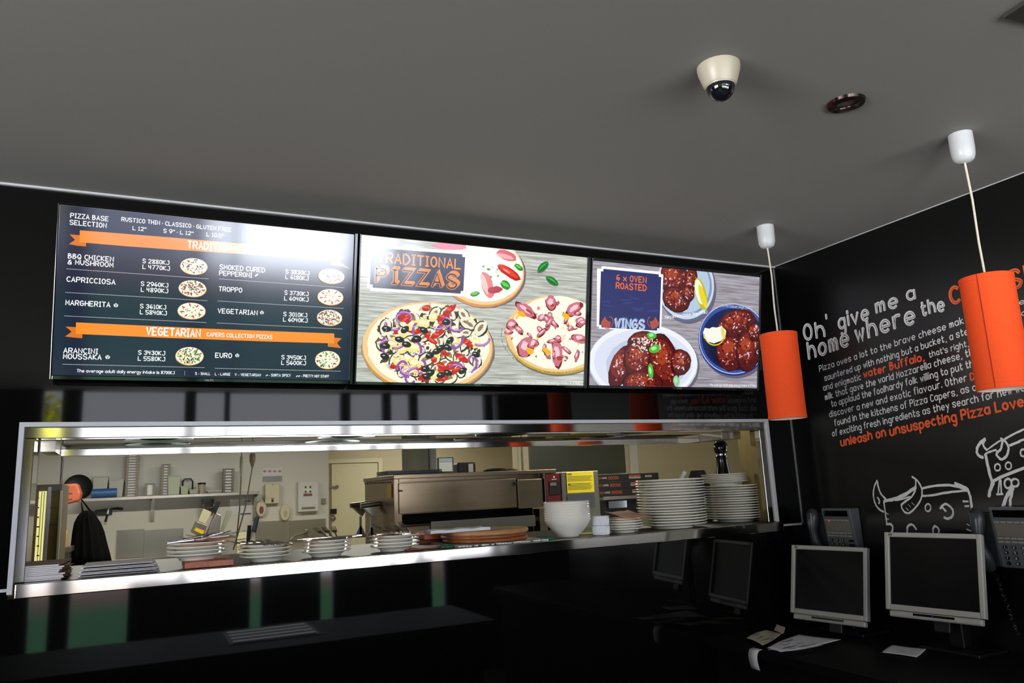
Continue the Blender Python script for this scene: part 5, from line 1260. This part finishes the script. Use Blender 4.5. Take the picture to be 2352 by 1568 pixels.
g = MB(); px_box(g, 704.5, 1116, 710.5, 1131, YK - .105, .0015); px_box(g, 700, 1121, 715, 1126.5, YK - .1052, .0014); g.build('cross', mat('badge_cross', (226, 216, 196), .5, noise=.05), root)
g = MB(); px_box(g, 697, 1133, 717, 1139, YK - .103, .002); g.build('small_sticker', mat('sticker_mix', (140, 70, 80), .5, noise=.6, scale=80), root)
g = MB(); px_box(g, 693, 1164, 724, 1169, YK - .103, .002); g.build('name_plate', mat('plate_grey', (120, 112, 80), .5, noise=.3, scale=90), root)
quick('door_switch', 'dark latch knob on the wall beside the recess', 'switch', 739, 1144, 748, 1156, YK - .04, .038, M_DSTEEL)
# black brush and blue handle
q0 = at(592, 1186, y=YK - .1); q1_ = at(582, 1222, y=YK - .1)
b = MB(); b.tube([q0, q1_], [.022, .03], 8); tag(b.build('cleaning_brush', mat('navy_brush', (36, 48, 62), .5, noise=.1), None, True), 'dark blue brush hanging under the pink soap dispenser', 'brush')
q0 = at(573, 1206, y=YK - .12); q1_ = at(568, 1250, y=YK - .12); q1_.z = zb1 + .022
b = MB(); b.tube([q0, q1_], .022, 8); tag(b.build('black_paddle', M_BPLAS, None, True), 'black upright paddle left of the blue brush', 'utensil')
# splashbacks and bench, sink tap
for pa, pb, ya, yb, lab in ((268, 330, 1216, 1280, 'left steel splashback panel behind the bench'), (331, 420, 1215, 1280, 'second steel splashback panel with curved glare'), (588, 662, 1196, 1275, 'dark steel splashback panel beside the tap'), (664, 748, 1193, 1268, 'steel splashback panel behind the sink tap')):
    quick('splashback', lab, 'panel', pa, ya, pb, yb, YK - .02, .018, mat('wavy_steel', (190, 186, 170), .3, 1, noise=.1, scale=5, bump=.35, bscale=3.5, stretch=(1, 1, .25)), 'steel splashbacks')
zt = at(690, 1268, y=YK - .6).z; zb1 = .95
root = thing('kitchen_bench', 'long steel kitchen bench under the wall shelf', 'bench', (.6, 6.6, 0))
b = MB(); b.box(-.8, 2.75, 6.2, YK - .025, zb1 - .04, zb1); b.build('bench_top', M_BRUSH, root)
for xx in (-.7, .9, 2.6):
    b = MB(); b.box(xx, xx + .05, 6.25, 6.3, .0, zb1 - .041); b.build('leg', M_DSTEEL, root)
b = MB(); b.box(-.7, 2.65, 6.3, 6.9, .2, .24); b.build('undershelf', M_DSTEEL, root)
root = thing('sink_tap', 'chrome swan neck tap in front of the splashback', 'tap', at(668, 1262, y=YK - .1))
q = at(708, 1221, y=YK - .08); q2_ = at(668, 1232, y=YK - .2); b = MB(); b.tube([q, (q.x - .06, q.y - .03, q.z - .02), (q2_.x + .03, q2_.y, q2_.z + .0), (q2_.x, q2_.y, q2_.z - .03), (q2_.x, q2_.y, q2_.z - .1)], .012, 10); b.build('spout', M_DSTEEL, root, True)
b = MB(); b.cyl((q.x, YK - .1, q.z), (q.x, YK - .021, q.z), .03, n=16); b.box(q.x - .012, q.x + .012, YK - .12, YK - .1005, q.z - .05, q.z + .05); b.build('valve', M_DSTEEL, root)
# slicer
YL = 6.3
root = thing('meat_slicer', 'steel meat slicer with yellow warning label on the bench', 'slicer', at(470, 1275, y=YL))
def pp(lst, Y): return [tuple(at(px_, py_, y=Y)) for px_, py_ in lst]
b = MB(); b.prism(pp([(466, 1245), (496, 1177), (508, 1183), (503, 1232), (498, 1262), (462, 1262)], YL), (0, .2, 0)); b.build('blade_guard', M_BRUSH, root, fix=True, bevel=.006)
b = MB(); b.prism(pp([(440, 1222), (452, 1197), (476, 1206), (466, 1236)], YL - .05), (0, .25, 0)); b.build('carriage', M_DSTEEL, root, fix=True, bevel=.006)
b = MB(); b.prism(pp([(455, 1196), (467, 1167), (487, 1176), (472, 1204)], YL - .02), (0, .2, 0)); b.build('pusher', M_CREAM, root, fix=True, bevel=.006)
b = MB(); b.prism(pp([(487, 1174), (499, 1150), (508, 1153), (495, 1180)], YL - .04), (0, .06, 0)); b.build('grip', M_BPLAS, root, fix=True)
b = MB(); b.prism(pp([(446, 1218), (450, 1211), (470, 1219), (466, 1227)], YL - .056), (0, .004, 0)); b.build('warning_label', mat('warning_yellow', (236, 190, 24), .5, noise=.03), root, fix=True)
b = MB(); b.box(at(436, 1260, y=YL).x, at(508, 1260, y=YL).x, YL - .1, YL + .3, zb1 + .0005, at(470, 1262, y=YL).z + .01); b.box(at(442, 1240, y=YL).x, at(460, 1240, y=YL).x, YL, YL + .1, at(450, 1261, y=YL).z, at(450, 1230, y=YL).z); b.build('base', M_DSTEEL, root, bevel=.01)
b = MB(); b.prism(pp([(505, 1222), (522, 1172), (535, 1174), (512, 1224)], 6.5), (0, .03, 0)); tag(b.build('cutting_sheet', mat('pale_green_board', (170, 176, 150), .5, noise=.03), None, fix=True), 'pale green cutting board leaning behind the slicer', 'board')
tower_y = YS
q = at(478, 1163, y=YK - .05)
b = MB()
for k in range(4):
    z = q.z - .06 + k * .045; b.box(q.x - .06, q.x + .06, YK - .1, YK - .002, z, z + .008)
b.box(q.x - .065, q.x - .05, YK - .1, YK - .002, q.z - .08, q.z + .09); b.box(q.x + .05, q.x + .065, YK - .1, YK - .002, q.z - .08, q.z + .09); tag(b.build('wire_rack', M_WIRE), 'small ladder like rack on the wall above the slicer', 'rack')
q = at(557, 1232, y=6.2)
b = MB()
for k in range(8):
    z = zb1 + .001 + k * .04; b.box(q.x - .05, q.x + .045, 6.24, 6.36, z, z + .039 - .012 * (k % 2))
o = tag(b.build('container_sleeve', M_CREAM), 'pale ribbed stack of lids standing beside the black paddle', 'lids')
# hanging power cords
def cord(px_, pt_, pb_, pe, label, m_plug, w_):
    Yc = 3.2; q = at(px_, pt_, y=Yc); q2_ = at(px_ - 1, pb_, y=Yc); e_ = at(pe[0], pe[1], y=Yc)
    root = thing('power_lead', label, 'cord', (q.x, Yc, q.z), group='power cords hanging over the kitchen bench')
    b = MB(); b.tube([(q.x, Yc, ZC - .001), (q.x + .004, Yc, (ZC + q.z) / 2), (q.x, Yc, q.z)], .006, 8); b.build('upper_cord', M_CREAM, root, True)
    b = MB(); h_ = q.z - q2_.z; b.lathe([(.004, -h_), (.010, -h_ * .85), (w_, -h_ * .55), (w_ * 1.1, -h_ * .5), (w_ * 1.1, -h_ * .05), (.008, 0)], (q.x, Yc, q.z), 20); b.build('plug', m_plug, root, True)
    b = MB(); b.tube([(q2_.x, Yc, q2_.z), ((q2_.x * .6 + e_.x * .4) + .004, Yc, q2_.z * .5 + e_.z * .5), tuple(e_)], .005, 8); b.build('lower_cord', mat('grey_cable', (150, 146, 120), .5, noise=.05), root, True)
cord(555, 1046, 1092, (542, 1250), 'left hanging power cord with a slim cream plug', M_CREAM, .012); cord(580, 1040, 1076, (536, 1262), 'right hanging power cord with a thick worn plug', mat('worn_plug', (170, 150, 115), .5, noise=.4, scale=40), .02)
# glass fronted fridge at the left
YF = 3.4
root = thing('display_fridge', 'upright fridge with lit glass door at the left of the kitchen', 'fridge', at(120, 1290, y=YF))
fx0 = at(78, 1150, y=YF).x; fx1 = at(139, 1150, y=YF).x; fz1 = at(110, 1112, y=YF).z
b = MB(); b.box(fx0 - .3, fx1, YF + .035, YF + .6, .0, fz1); b.build('cabinet', mat('fridge_dark', (96, 86, 66), .4, noise=.1), root)
b = MB(); px_box(b, 84, 1128, 101, 1290, YF, .03); b.build('lit_panel', glow((238, 232, 150), .95, .3, True), root)
b = MB(); px_box(b, 103, 1118, 111, 1290, YF - .03, .05); b.build('door_handle', M_ALU, root, bevel=.005)
b = MB()
for pa, pb in ((90, 91.5), (96, 97.5)): px_box(b, pa, 1129, pb, 1290, YF - .003, .002)
for py_ in range(1142, 1290, 22): px_box(b, 84, py_, 90, py_ + 3, YF - .0045, .002)
b.build('panel_trim', mat('panel_trim_olive', (120, 112, 60), .5, noise=.1), root)
b = MB(); px_box(b, 112, 1126, 132, 1290, YF + .012, .02); b.build('glass_door', mat('amber_glass', (120, 104, 56), .1, noise=.3, scale=6), root)
b = MB()
for py_ in (1128, 1164, 1204): px_box(b, 112, py_, 132, py_ + 3, YF + .006, .005)
b.build('shelf_edge', mat('fridge_shelf', (60, 46, 28), .5, noise=.1), root)
b = MB(); px_box(b, 133, 1126, 138, 1290, YF, .034); b.build('door_post', M_CREAM, root)
# bag, pan, apron
YA = 5.6
q = at(139, 1120, y=YA + .1); b = MB(); b.cyl((q.x, YA + .1, .001), (q.x, YA + .1, ZC - .001), .012, n=12); tag(b.build('steel_pole', M_STEEL, None, True), 'thin steel pole the orange bag hangs from', 'pole')
root = thing('insulated_bag', 'orange insulated delivery bag hanging at the left', 'bag', at(160, 1160, y=YA))
b = MB(); b.prism(pp([(140, 1112), (178, 1109), (186, 1132), (182, 1150), (140, 1160), (137, 1140)], YA), (0, .25, 0)); b.build('body', mat('orange_vinyl_bag', (186, 92, 56), .5, noise=.25, scale=10), root, fix=True, bevel=.02)
b = MB()
for py_ in (1132, 1145): px_box(b, 138, py_, 166, py_ + 2, YA - .006, .005)
b.build('strap', mat('bag_strap', (120, 60, 40), .6, noise=.1), root)
q = at(179, 1119, y=YK - .04); b = MB(); b.lathe([(.001, -.02), (.10, -.02), (.140, 0), (.135, .004), (.09, -.012), (.001, -.012)], n=40); b.v = [(q.x + v[0], YK - .022 - (v[2] + .02), q.z + v[1]) for v in b.v]
tag(b.build('frying_pan', M_BPLAS, None, True), 'round black pan hanging behind the orange bag', 'pan')
q = at(205, 1170, y=5.4)
root = thing('hanging_apron', 'black apron hanging from a hook by the shelf', 'apron', tuple(at(205, 1290, y=5.4)))
v = []; prof_ = [(1172, 190, 212), (1185, 178, 222), (1200, 170, 232), (1220, 166, 240), (1245, 163, 246), (1270, 160, 253), (1300, 157, 260)]
b = MB(); n = 14
for py_, xa, xb in prof_:
    for i in range(n + 1):
        t = i / n; q = at(xa + (xb - xa) * t, py_, y=5.4); v.append((q.x, 5.4 + .012 * math.sin(i * 2.2) - .09 * math.sin(t * math.pi), q.z))
b.add(v, [(r * (n + 1) + i, (r + 1) * (n + 1) + i, (r + 1) * (n + 1) + i + 1, r * (n + 1) + i + 1) for r in range(len(prof_) - 1) for i in range(n)])
o = b.build('cloth', mat('black_apron_cloth', (4, 4, 5), .9, noise=.2, spec=.1), root, True); o.modifiers.new('thick', 'SOLIDIFY').thickness = .01
b = MB(); q = at(186, 1145, y=5.4); q2_ = at(190, 1175, y=5.4); q3_ = at(208, 1174, y=5.4); b.tube([q2_, q, q3_], .01, 6); b.build('neck_loop', mat('black_apron_cloth'), root, True)
root = thing('sauce_bottle', 'plastic bottle with red cap beside the fridge', 'bottle', at(139, 1255, y=5.2))
q = at(139, 1255, y=5.2); b = MB(); b.lathe([(.05, 0), (.052, .01), (.052, .13), (.03, .17), (.028, .18)], tuple(q), 20); b.build('body', mat('amber_bottle', (150, 120, 70), .25, noise=.2), root, True)
b = MB(); b.lathe([(.032, .1805), (.032, .21), (.001, .212)], tuple(q), 20); b.build('cap', mat('red_cap', (150, 40, 36), .4, noise=.05), root, True)
root = thing('side_bench', 'steel side bench under the bottle', 'bench', (.0, 5.3, 0))
b = MB(); x_ = q.x; b.box(x_ - .3, x_ + .1, 5.0, 5.32, q.z - .04, q.z - .0005); b.build('bench_top', M_BRUSH, root)
b = MB(); b.box(x_ - .28, x_ + .08, 5.05, 5.3, 0, q.z - .041); b.build('bench_body', M_DSTEEL, root)
M_OVEN = mat('warm_oven_steel', (150, 132, 108), .33, 1, noise=.3, scale=2.5, bump=.04, bscale=50, stretch=(.3, 1, 6))
# ---- conveyor oven
YO = 2.2
ox0 = at(905, 1100, y=YO).x; ox1 = at(1296, 1100, y=YO).x; ozt = 1.722; ozb = 1.30
dv_ = ray(838, 1092); yb_ = CAM.y + dv_.y * ((ox0 - CAM.x) / dv_.x)
ZBN = 1.16
root = thing('conveyor_oven', 'big stainless conveyor pizza oven behind the shelf', 'oven', ((ox0 + ox1) / 2, YO + .5, ZBN))
yb_ = min(max(yb_, YO + .5), YO + 1.0)
zu = at(1080, 1172, y=YO).z
b = MB(); b.box(ox0, ox1, YO + .03, yb_, zu, ozt - .03); b.box(ox0, ox0 + .05, YO, YO + .03, ZBN + .001, ozt - .03); b.box(ox0, ox1, yb_ - .05, yb_, ZBN + .001, zu); b.box(ox0, ox0 + .03, YO + .031, yb_ - .051, ZBN + .001, zu); b.build('body', M_OVEN, root)
b = MB(); b.box(ox0 - .01, at(1276, 1100, y=YO).x, YO - .02, yb_ + .01, ozt - .029, ozt); b.build('top_cover', M_OVEN, root, bevel=.004)
b = MB(); px_box(b, 916, 1104, 1186, 1172, YO - .012, .04); dr = b.build('front_door', M_OVEN, root, bevel=.003)
b = MB(); q = at(920, 1127, y=YO - .02); q2_ = at(1184, 1110, y=YO - .02); b.box(q.x - .012, q.x + .012, YO - .03, YO - .0125, q.z - .006, q.z + .006); b.box(q2_.x - .01, q2_.x + .01, YO - .03, YO - .0125, q2_.z - .012, q2_.z + .012); b.build('door_latch', M_BPLAS, dr, bevel=.003)
b = MB(); px_box(b, 1190, 1100, 1247, 1166, YO - .010, .038); b.build('end_door', M_OVEN, root, bevel=.003)
b = MB(); px_box(b, 916, 1092, 1187, 1102, YO - .008, .036); b.build('upper_strip', M_OVEN, root, bevel=.002)
b = MB(); px_box(b, 1256, 1087, 1290, 1200, YO - .014, .03); pn = b.build('control_panel', mat('maroon_panel', (100, 26, 30), .35, noise=.05), root, bevel=.002)
b = MB(); px_box(b, 1262, 1104, 1286, 1135, YO - .018, .003); b.build('keypad', mat('dark_keypad', (30, 28, 28), .4, noise=.2, scale=60), pn)
b = MB(); px_box(b, 1264, 1108, 1278, 1115, YO - .0205, .002); b.build('readout', mat('grey_readout', (120, 120, 105), .3, noise=.05), pn)
for pa in (1252, 1291):
    b = MB(); px_box(b, pa, 1086, pa + 3, 1200, YO - .02, .02); b.build('panel_edge', M_STEEL, root)
b = MB(); q = at(1273, 1101, y=YO - .016)
b.face([(q.x - .02, YO - .0146, q.z), (q.x + .02, YO - .0146, q.z), (q.x + .02, YO - .0146, q.z + .004), (q.x - .02, YO - .0146, q.z + .004)]); b.face([(q.x - .005, YO - .0146, q.z + .012), (q.x + .005, YO - .0146, q.z + .012), (q.x + .005, YO - .0146, q.z + .026), (q.x - .005, YO - .0146, q.z + .026)]); b.build('panel_emblem', M_WHITE, pn)
# right side cover with the yellow notice
b = MB(); px_box(b, 1294, 1082, 1378, 1225, YO + .12, .3); sc_ = b.build('side_cover', M_DSTEEL, root, bevel=.003)
b = MB(); x0, x1, z0, z1 = px_box(b, 1302, 1083, 1364, 1131, YO + .114, .004); nt_ = b.build('yellow_notice', mat('notice_yellow', (214, 194, 26), .6, noise=.06, scale=20), sc_)
b = MB()
lettering('NOTICE', (x0 + .008, z1 - .022), (x0 + .045, z1 - .022), .011, .18, lambda pq: b.face([(u, YO + .1128, w2) for u, w2 in pq]))
lettering('AND', (x0 + .008, z0 + .06), (x0 + .03, z0 + .06), .011, .18, lambda pq: b.face([(u, YO + .1128, w2) for u, w2 in pq]))
for k in range(9):
    z = z1 - .035 - k * .0105 - (.012 if k > 3 else 0)
    if z > z0 + .006: b.face([(x0 + .008, YO + .1128, z), (x1 - .012 - .01 * (k % 3), YO + .1128, z), (x1 - .012 - .01 * (k % 3), YO + .1128, z + .0028), (x0 + .008, YO + .1128, z + .0028)])
b.build('notice_text', mat('notice_print', (70, 62, 20), .6, noise=.1), nt_)
b = MB(); px_box(b, 1304, 1134, 1366, 1166, YO + .112, .006); b.build('spec_plate', M_STEEL, sc_)
# left side: sticker, chutes, conveyor
def side_pt(px_, py_):
    d = ray(px_, py_); return CAM + d * ((ox0 - .002 - CAM.x) / d.x)
b = MB(); b.prism([side_pt(890, 1112), side_pt(900, 1111), side_pt(900, 1143), side_pt(890, 1143)], (-.003, 0, 0)); b.build('warning_label', mat('label_amber', (206, 160, 40), .5, noise=.2, scale=60), root, fix=True)
b = MB()
for k in range(11):
    q = side_pt(839 + k * 5.8, 1110 - k * .3); b.cyl((q.x, q.y, q.z), (q.x - .006, q.y, q.z), .006, n=10)
b.build('rivets', M_DSTEEL, root)
for k, (pa, py_) in enumerate(((846, 1165), (872, 1166))):
    q = side_pt(pa, py_)
    b = MB(); b.cyl((q.x - .14, q.y - .02, q.z + .02), (q.x - .002, q.y - .02, q.z + .03), .018, n=16); b.prism([(q.x - .12, q.y - .03, q.z + .005), (q.x - .003, q.y - .03, q.z + .012), (q.x - .05, q.y - .03, q.z - .06)], (0, .05, 0)); b.build('crumb_chute', M_DSTEEL, root, fix=True)
    b = MB(); b.box(q.x - .07, q.x - .055, q.y - .02, q.y, q.z - .2, q.z - .06); b.prism([(q.x - .11, q.y - .02, q.z - .21), (q.x - .02, q.y - .02, q.z - .21), (q.x - .055, q.y - .02, q.z - .13), (q.x - .07, q.y - .02, q.z - .13)], (0, .01, 0)); b.build('chute_arm', M_ALU, root, fix=True)
b = MB(); zc_ = at(1000, 1215, y=YO - .1).z; b.box(ox0 + .055, ox1 - .1, YO + .04, YO + .45, zc_, zc_ + .035); b.box(ox0 + .02, ox0 + .25, YO - .18, YO + .03, zc_ - .005, zc_ + .03); b.build('conveyor_bed', M_OVEN, root, bevel=.003)
b = MB(); px_box(b, 990, 1190, 1230, 1216, YO - .2, .012); b.build('exit_shelf', M_DSTEEL, root)
b = MB(); px_box(b, 1240, 1168, 1258, 1225, YO - .02, .1); b.build('corner_post', M_OVEN, root)
b = MB(); b.box(ox0 + .06, ox1 - .02, YO + .5, YO + .51, ZBN + .002, zu - .002); b.build('oven_mouth', mat('oven_dark', (14, 12, 10), .7, noise=.2), root)
# bench the oven stands on
rb = thing('oven_bench', 'steel bench carrying the conveyor oven', 'bench', ((ox0 + ox1) / 2, YO + .4, 0))
b = MB(); b.box(ox0 - .2, 6.3, YO - .25, yb_ + .1, ZBN - .04, ZBN); b.build('bench_top', M_BRUSH, rb)
b = MB(); b.box(ox0 - .15, 6.2, YO - .2, yb_ + .05, 0, ZBN - .041); b.build('bench_body', M_DSTEEL, rb)
# things on top of the oven
b = MB(); q = at(850, 1084, y=YO + .42); x1 = at(950, 1077, y=YO + .3).x
for k in range(3): b.box(ox0 + .02, ox0 + .42, YO + .2 + .01 * k, YO + .5, ozt + .001 + k * .012, ozt + .010 + k * .012)
tag(b.build('baking_trays', M_BPLAS), 'dark folded trays lying on the left of the oven top', 'trays')
def on_oven(px_, Y): return at(px_, 1080, y=Y).x
xm = on_oven(1025, YO + .35); zt = at(1025, 1050, y=YO + .35).z
root = thing('kitchen_display', 'small lit order display standing on the oven', 'display', (xm, YO + .35, ozt))
b = MB(); b.box(xm - .062, xm + .062, YO + .35, YO + .38, ozt + .012, zt); b.build('case', M_PH, root, bevel=.004)
b = MB(); b.box(xm - .055, xm + .048, YO + .347, YO + .3495, ozt + .02, zt - .008); sc2 = b.build('screen', glow((176, 180, 160), .8, sample=True), root)
for k, c in enumerate(((70, 130, 190), (110, 170, 80), (150, 90, 170))):
    b = MB(); b.box(xm - .055, xm + .048, YO + .346, YO + .3468, zt - .02 - k * .008, zt - .015 - k * .008); b.build('colour_bar', glow(c, .8), sc2)
b = MB(); b.box(xm - .03, xm + .03, YO + .34, YO + .42, ozt + .0005, ozt + .0115); b.build('foot', M_PH, root)
xm = on_oven(1068, YO + .4)
root = thing('ticket_printer', 'dark ticket printer on the oven top beside the display', 'printer', (xm, YO + .4, ozt))
b = MB(); zt = at(1068, 1062, y=YO + .4).z; b.box(xm - .075, xm + .075, YO + .36, YO + .5, ozt + .0005, zt); b.build('case', M_BPLAS, root, bevel=.012)
b = MB(); b.box(xm + .01, xm + .05, YO + .355, YO + .3595, ozt + .006, zt - .012); b.build('paper_slot', M_SILV, root, bevel=.002)
xm = on_oven(1140, YO + .3)
for k, dx_ in enumerate((0, .12)):
    b = MB(); b.lathe([(.10, .0005), (.11, .012), (.07, .026), (.001, .03)], (xm + dx_, YO + .3 + k * .12, ozt + (0 if k == 0 else 0)), 32); tag(b.build('pan_lid', M_BPLAS, None, True), ['left', 'right'][k] + ' black round lid lying on the oven top', 'lid', 'lids on the oven')
# background columns, hood, pipes, chain
def post(name, label, cat, xa, xb, Y, d, m, zt=ZC - .001):
    xa_ = at(xa, 1090, y=Y).x; xb_ = at(xb, 1090, y=Y).x; mb = MB(); mb.box(xa_, xb_, Y, Y + d, .001, zt); return tag(mb.build(name, m), label, cat)
post('grey_cupboard', 'tall grey cupboard behind the display', 'cupboard', 953, 985, 6.0, .5, M_KGREY)
post('duct_pipe', 'pale vertical duct beside the grey cupboard', 'pipe', 987, 1003, 6.05, .2, mat('pale_duct', (150, 152, 150), .4, .3, noise=.05))
hz_ = at(1330, 1090, y=3.4).z; b = MB(); b.box(at(1218, 1050, y=3.4).x, at(1436, 1050, y=3.4).x, 3.4, 3.598, hz_, ZC - .001); tag(b.build('range_hood', mat('hood_dark', (74, 74, 62), .45, .3, noise=.3, scale=3)), 'dark grey range hood above the pizza boxes', 'hood')
post('hood_post', 'pale post at the left of the range hood', 'post', 1190, 1216, 3.27, .1, M_KBEIGE)
b = MB(); q = at(1199, 1050, y=3.2); b.cyl((q.x, 3.2, .001), (q.x, 3.2, ZC - .001), .01, n=10); tag(b.build('steel_pipe', M_DSTEEL, None, True), 'thin steel pipe in front of the pale post', 'pipe')
q = at(1164, 1045, y=3.0)
b = MB()
for k in range(16):
    z = ZC - .001 - .018 - k * .036
    if z < at(1164, 1070, y=3.0).z: break
    b.tube([(q.x + .008 * math.cos(t) * (1 if k % 2 else .25), 3.0 + .008 * math.cos(t) * (.25 if k % 2 else 1), z + .02 * math.sin(t)) for t in [j * math.pi / 4 for j in range(9)]], .0025, 5)
tag(b.build('hanging_chain', M_DSTEEL, None, True), 'short hanging chain above the oven', 'chain')
# pizza boxes on a steel stand
YP = 2.9
root = thing('box_stand', 'steel stand and oven holding the pizza boxes', 'stand', tuple(at(1440, 1230, y=YP)))
bz = at(1430, 1138, y=YP).z
b = MB(); x0 = at(1382, 1140, y=YP).x; x1 = at(1520, 1140, y=YP).x; b.box(x0, x1 + .25, YP - .02, YP + .45, bz - .03, bz - .0005); b.build('stand_top', M_BRUSH, root, bevel=.003)
b = MB(); b.box(x0 + .02, x1 + .22, YP + .02, YP + .43, ZBN + .001, bz - .031); b.build('stand_body', M_BPLAS, root)
b = MB(); px_box(b, 1398, 1150, 1440, 1166, YP - .0, .018); b.build('stand_window', M_STEEL, root)
M_BOX = mat('black_box_card', (22, 20, 20), .55, noise=.1)
ORP = mat('box_orange_print', (176, 70, 44), .6, noise=.1); WHP = mat('box_white_print', (176, 172, 166), .6, noise=.05)
bxp = None
yrow = [(1119, 1138), (1102, 1119), (1088, 1102)]
bh = (at(1430, 1088, y=YP).z - bz) / 3
bw0, bw1 = at(1368, 1110, y=YP).x, at(1516, 1110, y=YP).x
for k in range(3):
    lab = ['bottom', 'middle', 'top'][k] + ' black pizza box of the three on the steel stand'
    loc = ((bw0 + bw1) / 2 - .015 + k * -.012 + .03, YP, bz + .0006 + k * bh)
    if bxp is None:
        bxp = thing('pizza_box', lab, 'box', loc, group='black pizza boxes'); hw = (bw1 - bw0) / 2
        b = MB(); b.box(-hw, hw, -.0, .4, 0, bh - .0015); b.build('carton', M_BOX, bxp, local=True, bevel=.002)
        def bt(t, x0, x1, zz, h_): lettering(t, (x0, bh * zz), (x1, bh * zz), bh * h_, .2, lambda pq: b.face([(u, -.001, w2) for u, w2 in pq]))
        b = MB(); bt('PIZZA', -hw + .02, -hw + .065, .42, .2); b.build('brand_print', ORP, bxp, local=True)
        b = MB(); bt('CAPERS', -hw + .072, -hw + .125, .42, .2); b.build('name_print', WHP, bxp, local=True)
        for q in range(5):
            x_ = -hw + .15 + q * .022; b = MB()
            ribbon(arc(x_, bh * .5, .007, bh * .2, 0, 6.283, 0, 12), .004, lambda pq: b.face([(u, -.001, w2) for u, w2 in pq])); b.build('icon_print', ORP, bxp, local=True)
        b = MB(); b.box(.02, .14, -.0012, -.0008, bh * .64, bh * .78); b.build('slogan_print', ORP, bxp, local=True)
        b = MB(); bt('PIZZACAPERS.COM.AU', .02, .14, .32, .22); b.build('address_print', WHP, bxp, local=True)
        b = MB(); bt('104 PIZZA', .19, .26, .42, .24); b.build('corner_print', WHP, bxp, local=True)
    else: dup(bxp, loc, lab)

# ================================================================ the shop behind the photographer (seen in the gloss)
root = thing('front_counter', 'black front counter reflected in the glossy wall', 'counter', (1.3, -1.55, 0))
b = MB(); b.box(-.9, 2.5, -1.9, -1.2, .86, .9); b.build('worktop', mat('black_worktop'), root, bevel=.003)
b = MB(); b.box(-.85, 2.45, -1.85, -1.3, 0, .859); b.build('cabinet', mat('black_cabinet'), root)
root = thing('slotted_tray', 'steel slotted tray lying on the front counter', 'tray', (1.35, -1.6, .9))
b = MB(); b.box(1.15, 1.6, -1.82, -1.42, .9005, .904); b.build('tray_base', M_BPLAS, root)
b = MB()
for k in range(4): b.box(1.17, 1.58, -1.79 + k * .1, -1.75 + k * .1, .9045, .909)
b.build('slats', M_STEEL, root)
M_SEAT = mat('dark_brown_vinyl', (20, 15, 13), .5, noise=.15)
for x0, x1, y, lab in ((.66, 1.54, -3.9, 'wide dark high backed booth seat nearest the left window'), (1.62, 2.1, -3.9, 'narrow dark high backed booth seat in the middle of the row'), (2.2, 3.08, -3.9, 'third dark high backed booth seat counted from the left window'), (3.2, 4.5, -3.9, 'widest dark high backed booth seat nearest the lettered wall')):
    root = thing('booth_seat', lab, 'seat', ((x0 + x1) / 2, y, 0), group='dark booth seats in the dining area')
    b = MB(); b.box(x0, x1, y - .5, y - .06, .32, .46); b.build('seat', M_SEAT, root, bevel=.02)
    b = MB(); b.box(x0, x1, y - .055, y + .02, .1, 1.03); b.build('backrest', M_SEAT, root, bevel=.02)
    b = MB(); b.box(x0 + .03, x1 - .03, y - .45, y - .06, 0, .319); b.build('plinth', M_BPLAS, root)

# the tree across the street, a sliver of which shows in the gloss
root = thing('street_tree', 'yellow green tree across the street, mirrored in the gloss over the hatch', 'tree', (-.95, -12.5, 0))
b = MB(); b.tube([(-1.1, -12.5, 0), (-1.06, -12.5, 1.2), (-1.12, -12.45, 2.2)], [.16, .12, .09], 10); b.build('trunk', mat('bark', (84, 66, 50), .9, noise=.3), root, True)
b = MB()
for i in range(1500):
    t = random.uniform(0, 6.283); u = random.uniform(-1, 1); q = random.random() ** .4; w_ = math.sqrt(1 - u * u)
    c = Vector((-1.15 + .62 * q * w_ * math.cos(t), -12.5 + .6 * q * w_ * math.sin(t), 2.9 + 1.2 * q * u))
    a = Vector((random.uniform(-1, 1), random.uniform(-1, 1), random.uniform(-1, 1))).normalized() * .09; d = a.orthogonal().normalized() * .045
    b.face([c - a, c + d, c + a, c - d])
b.build('foliage', mat('spring_leaves', (196, 196, 58), .7, noise=.35, scale=1.5), root)
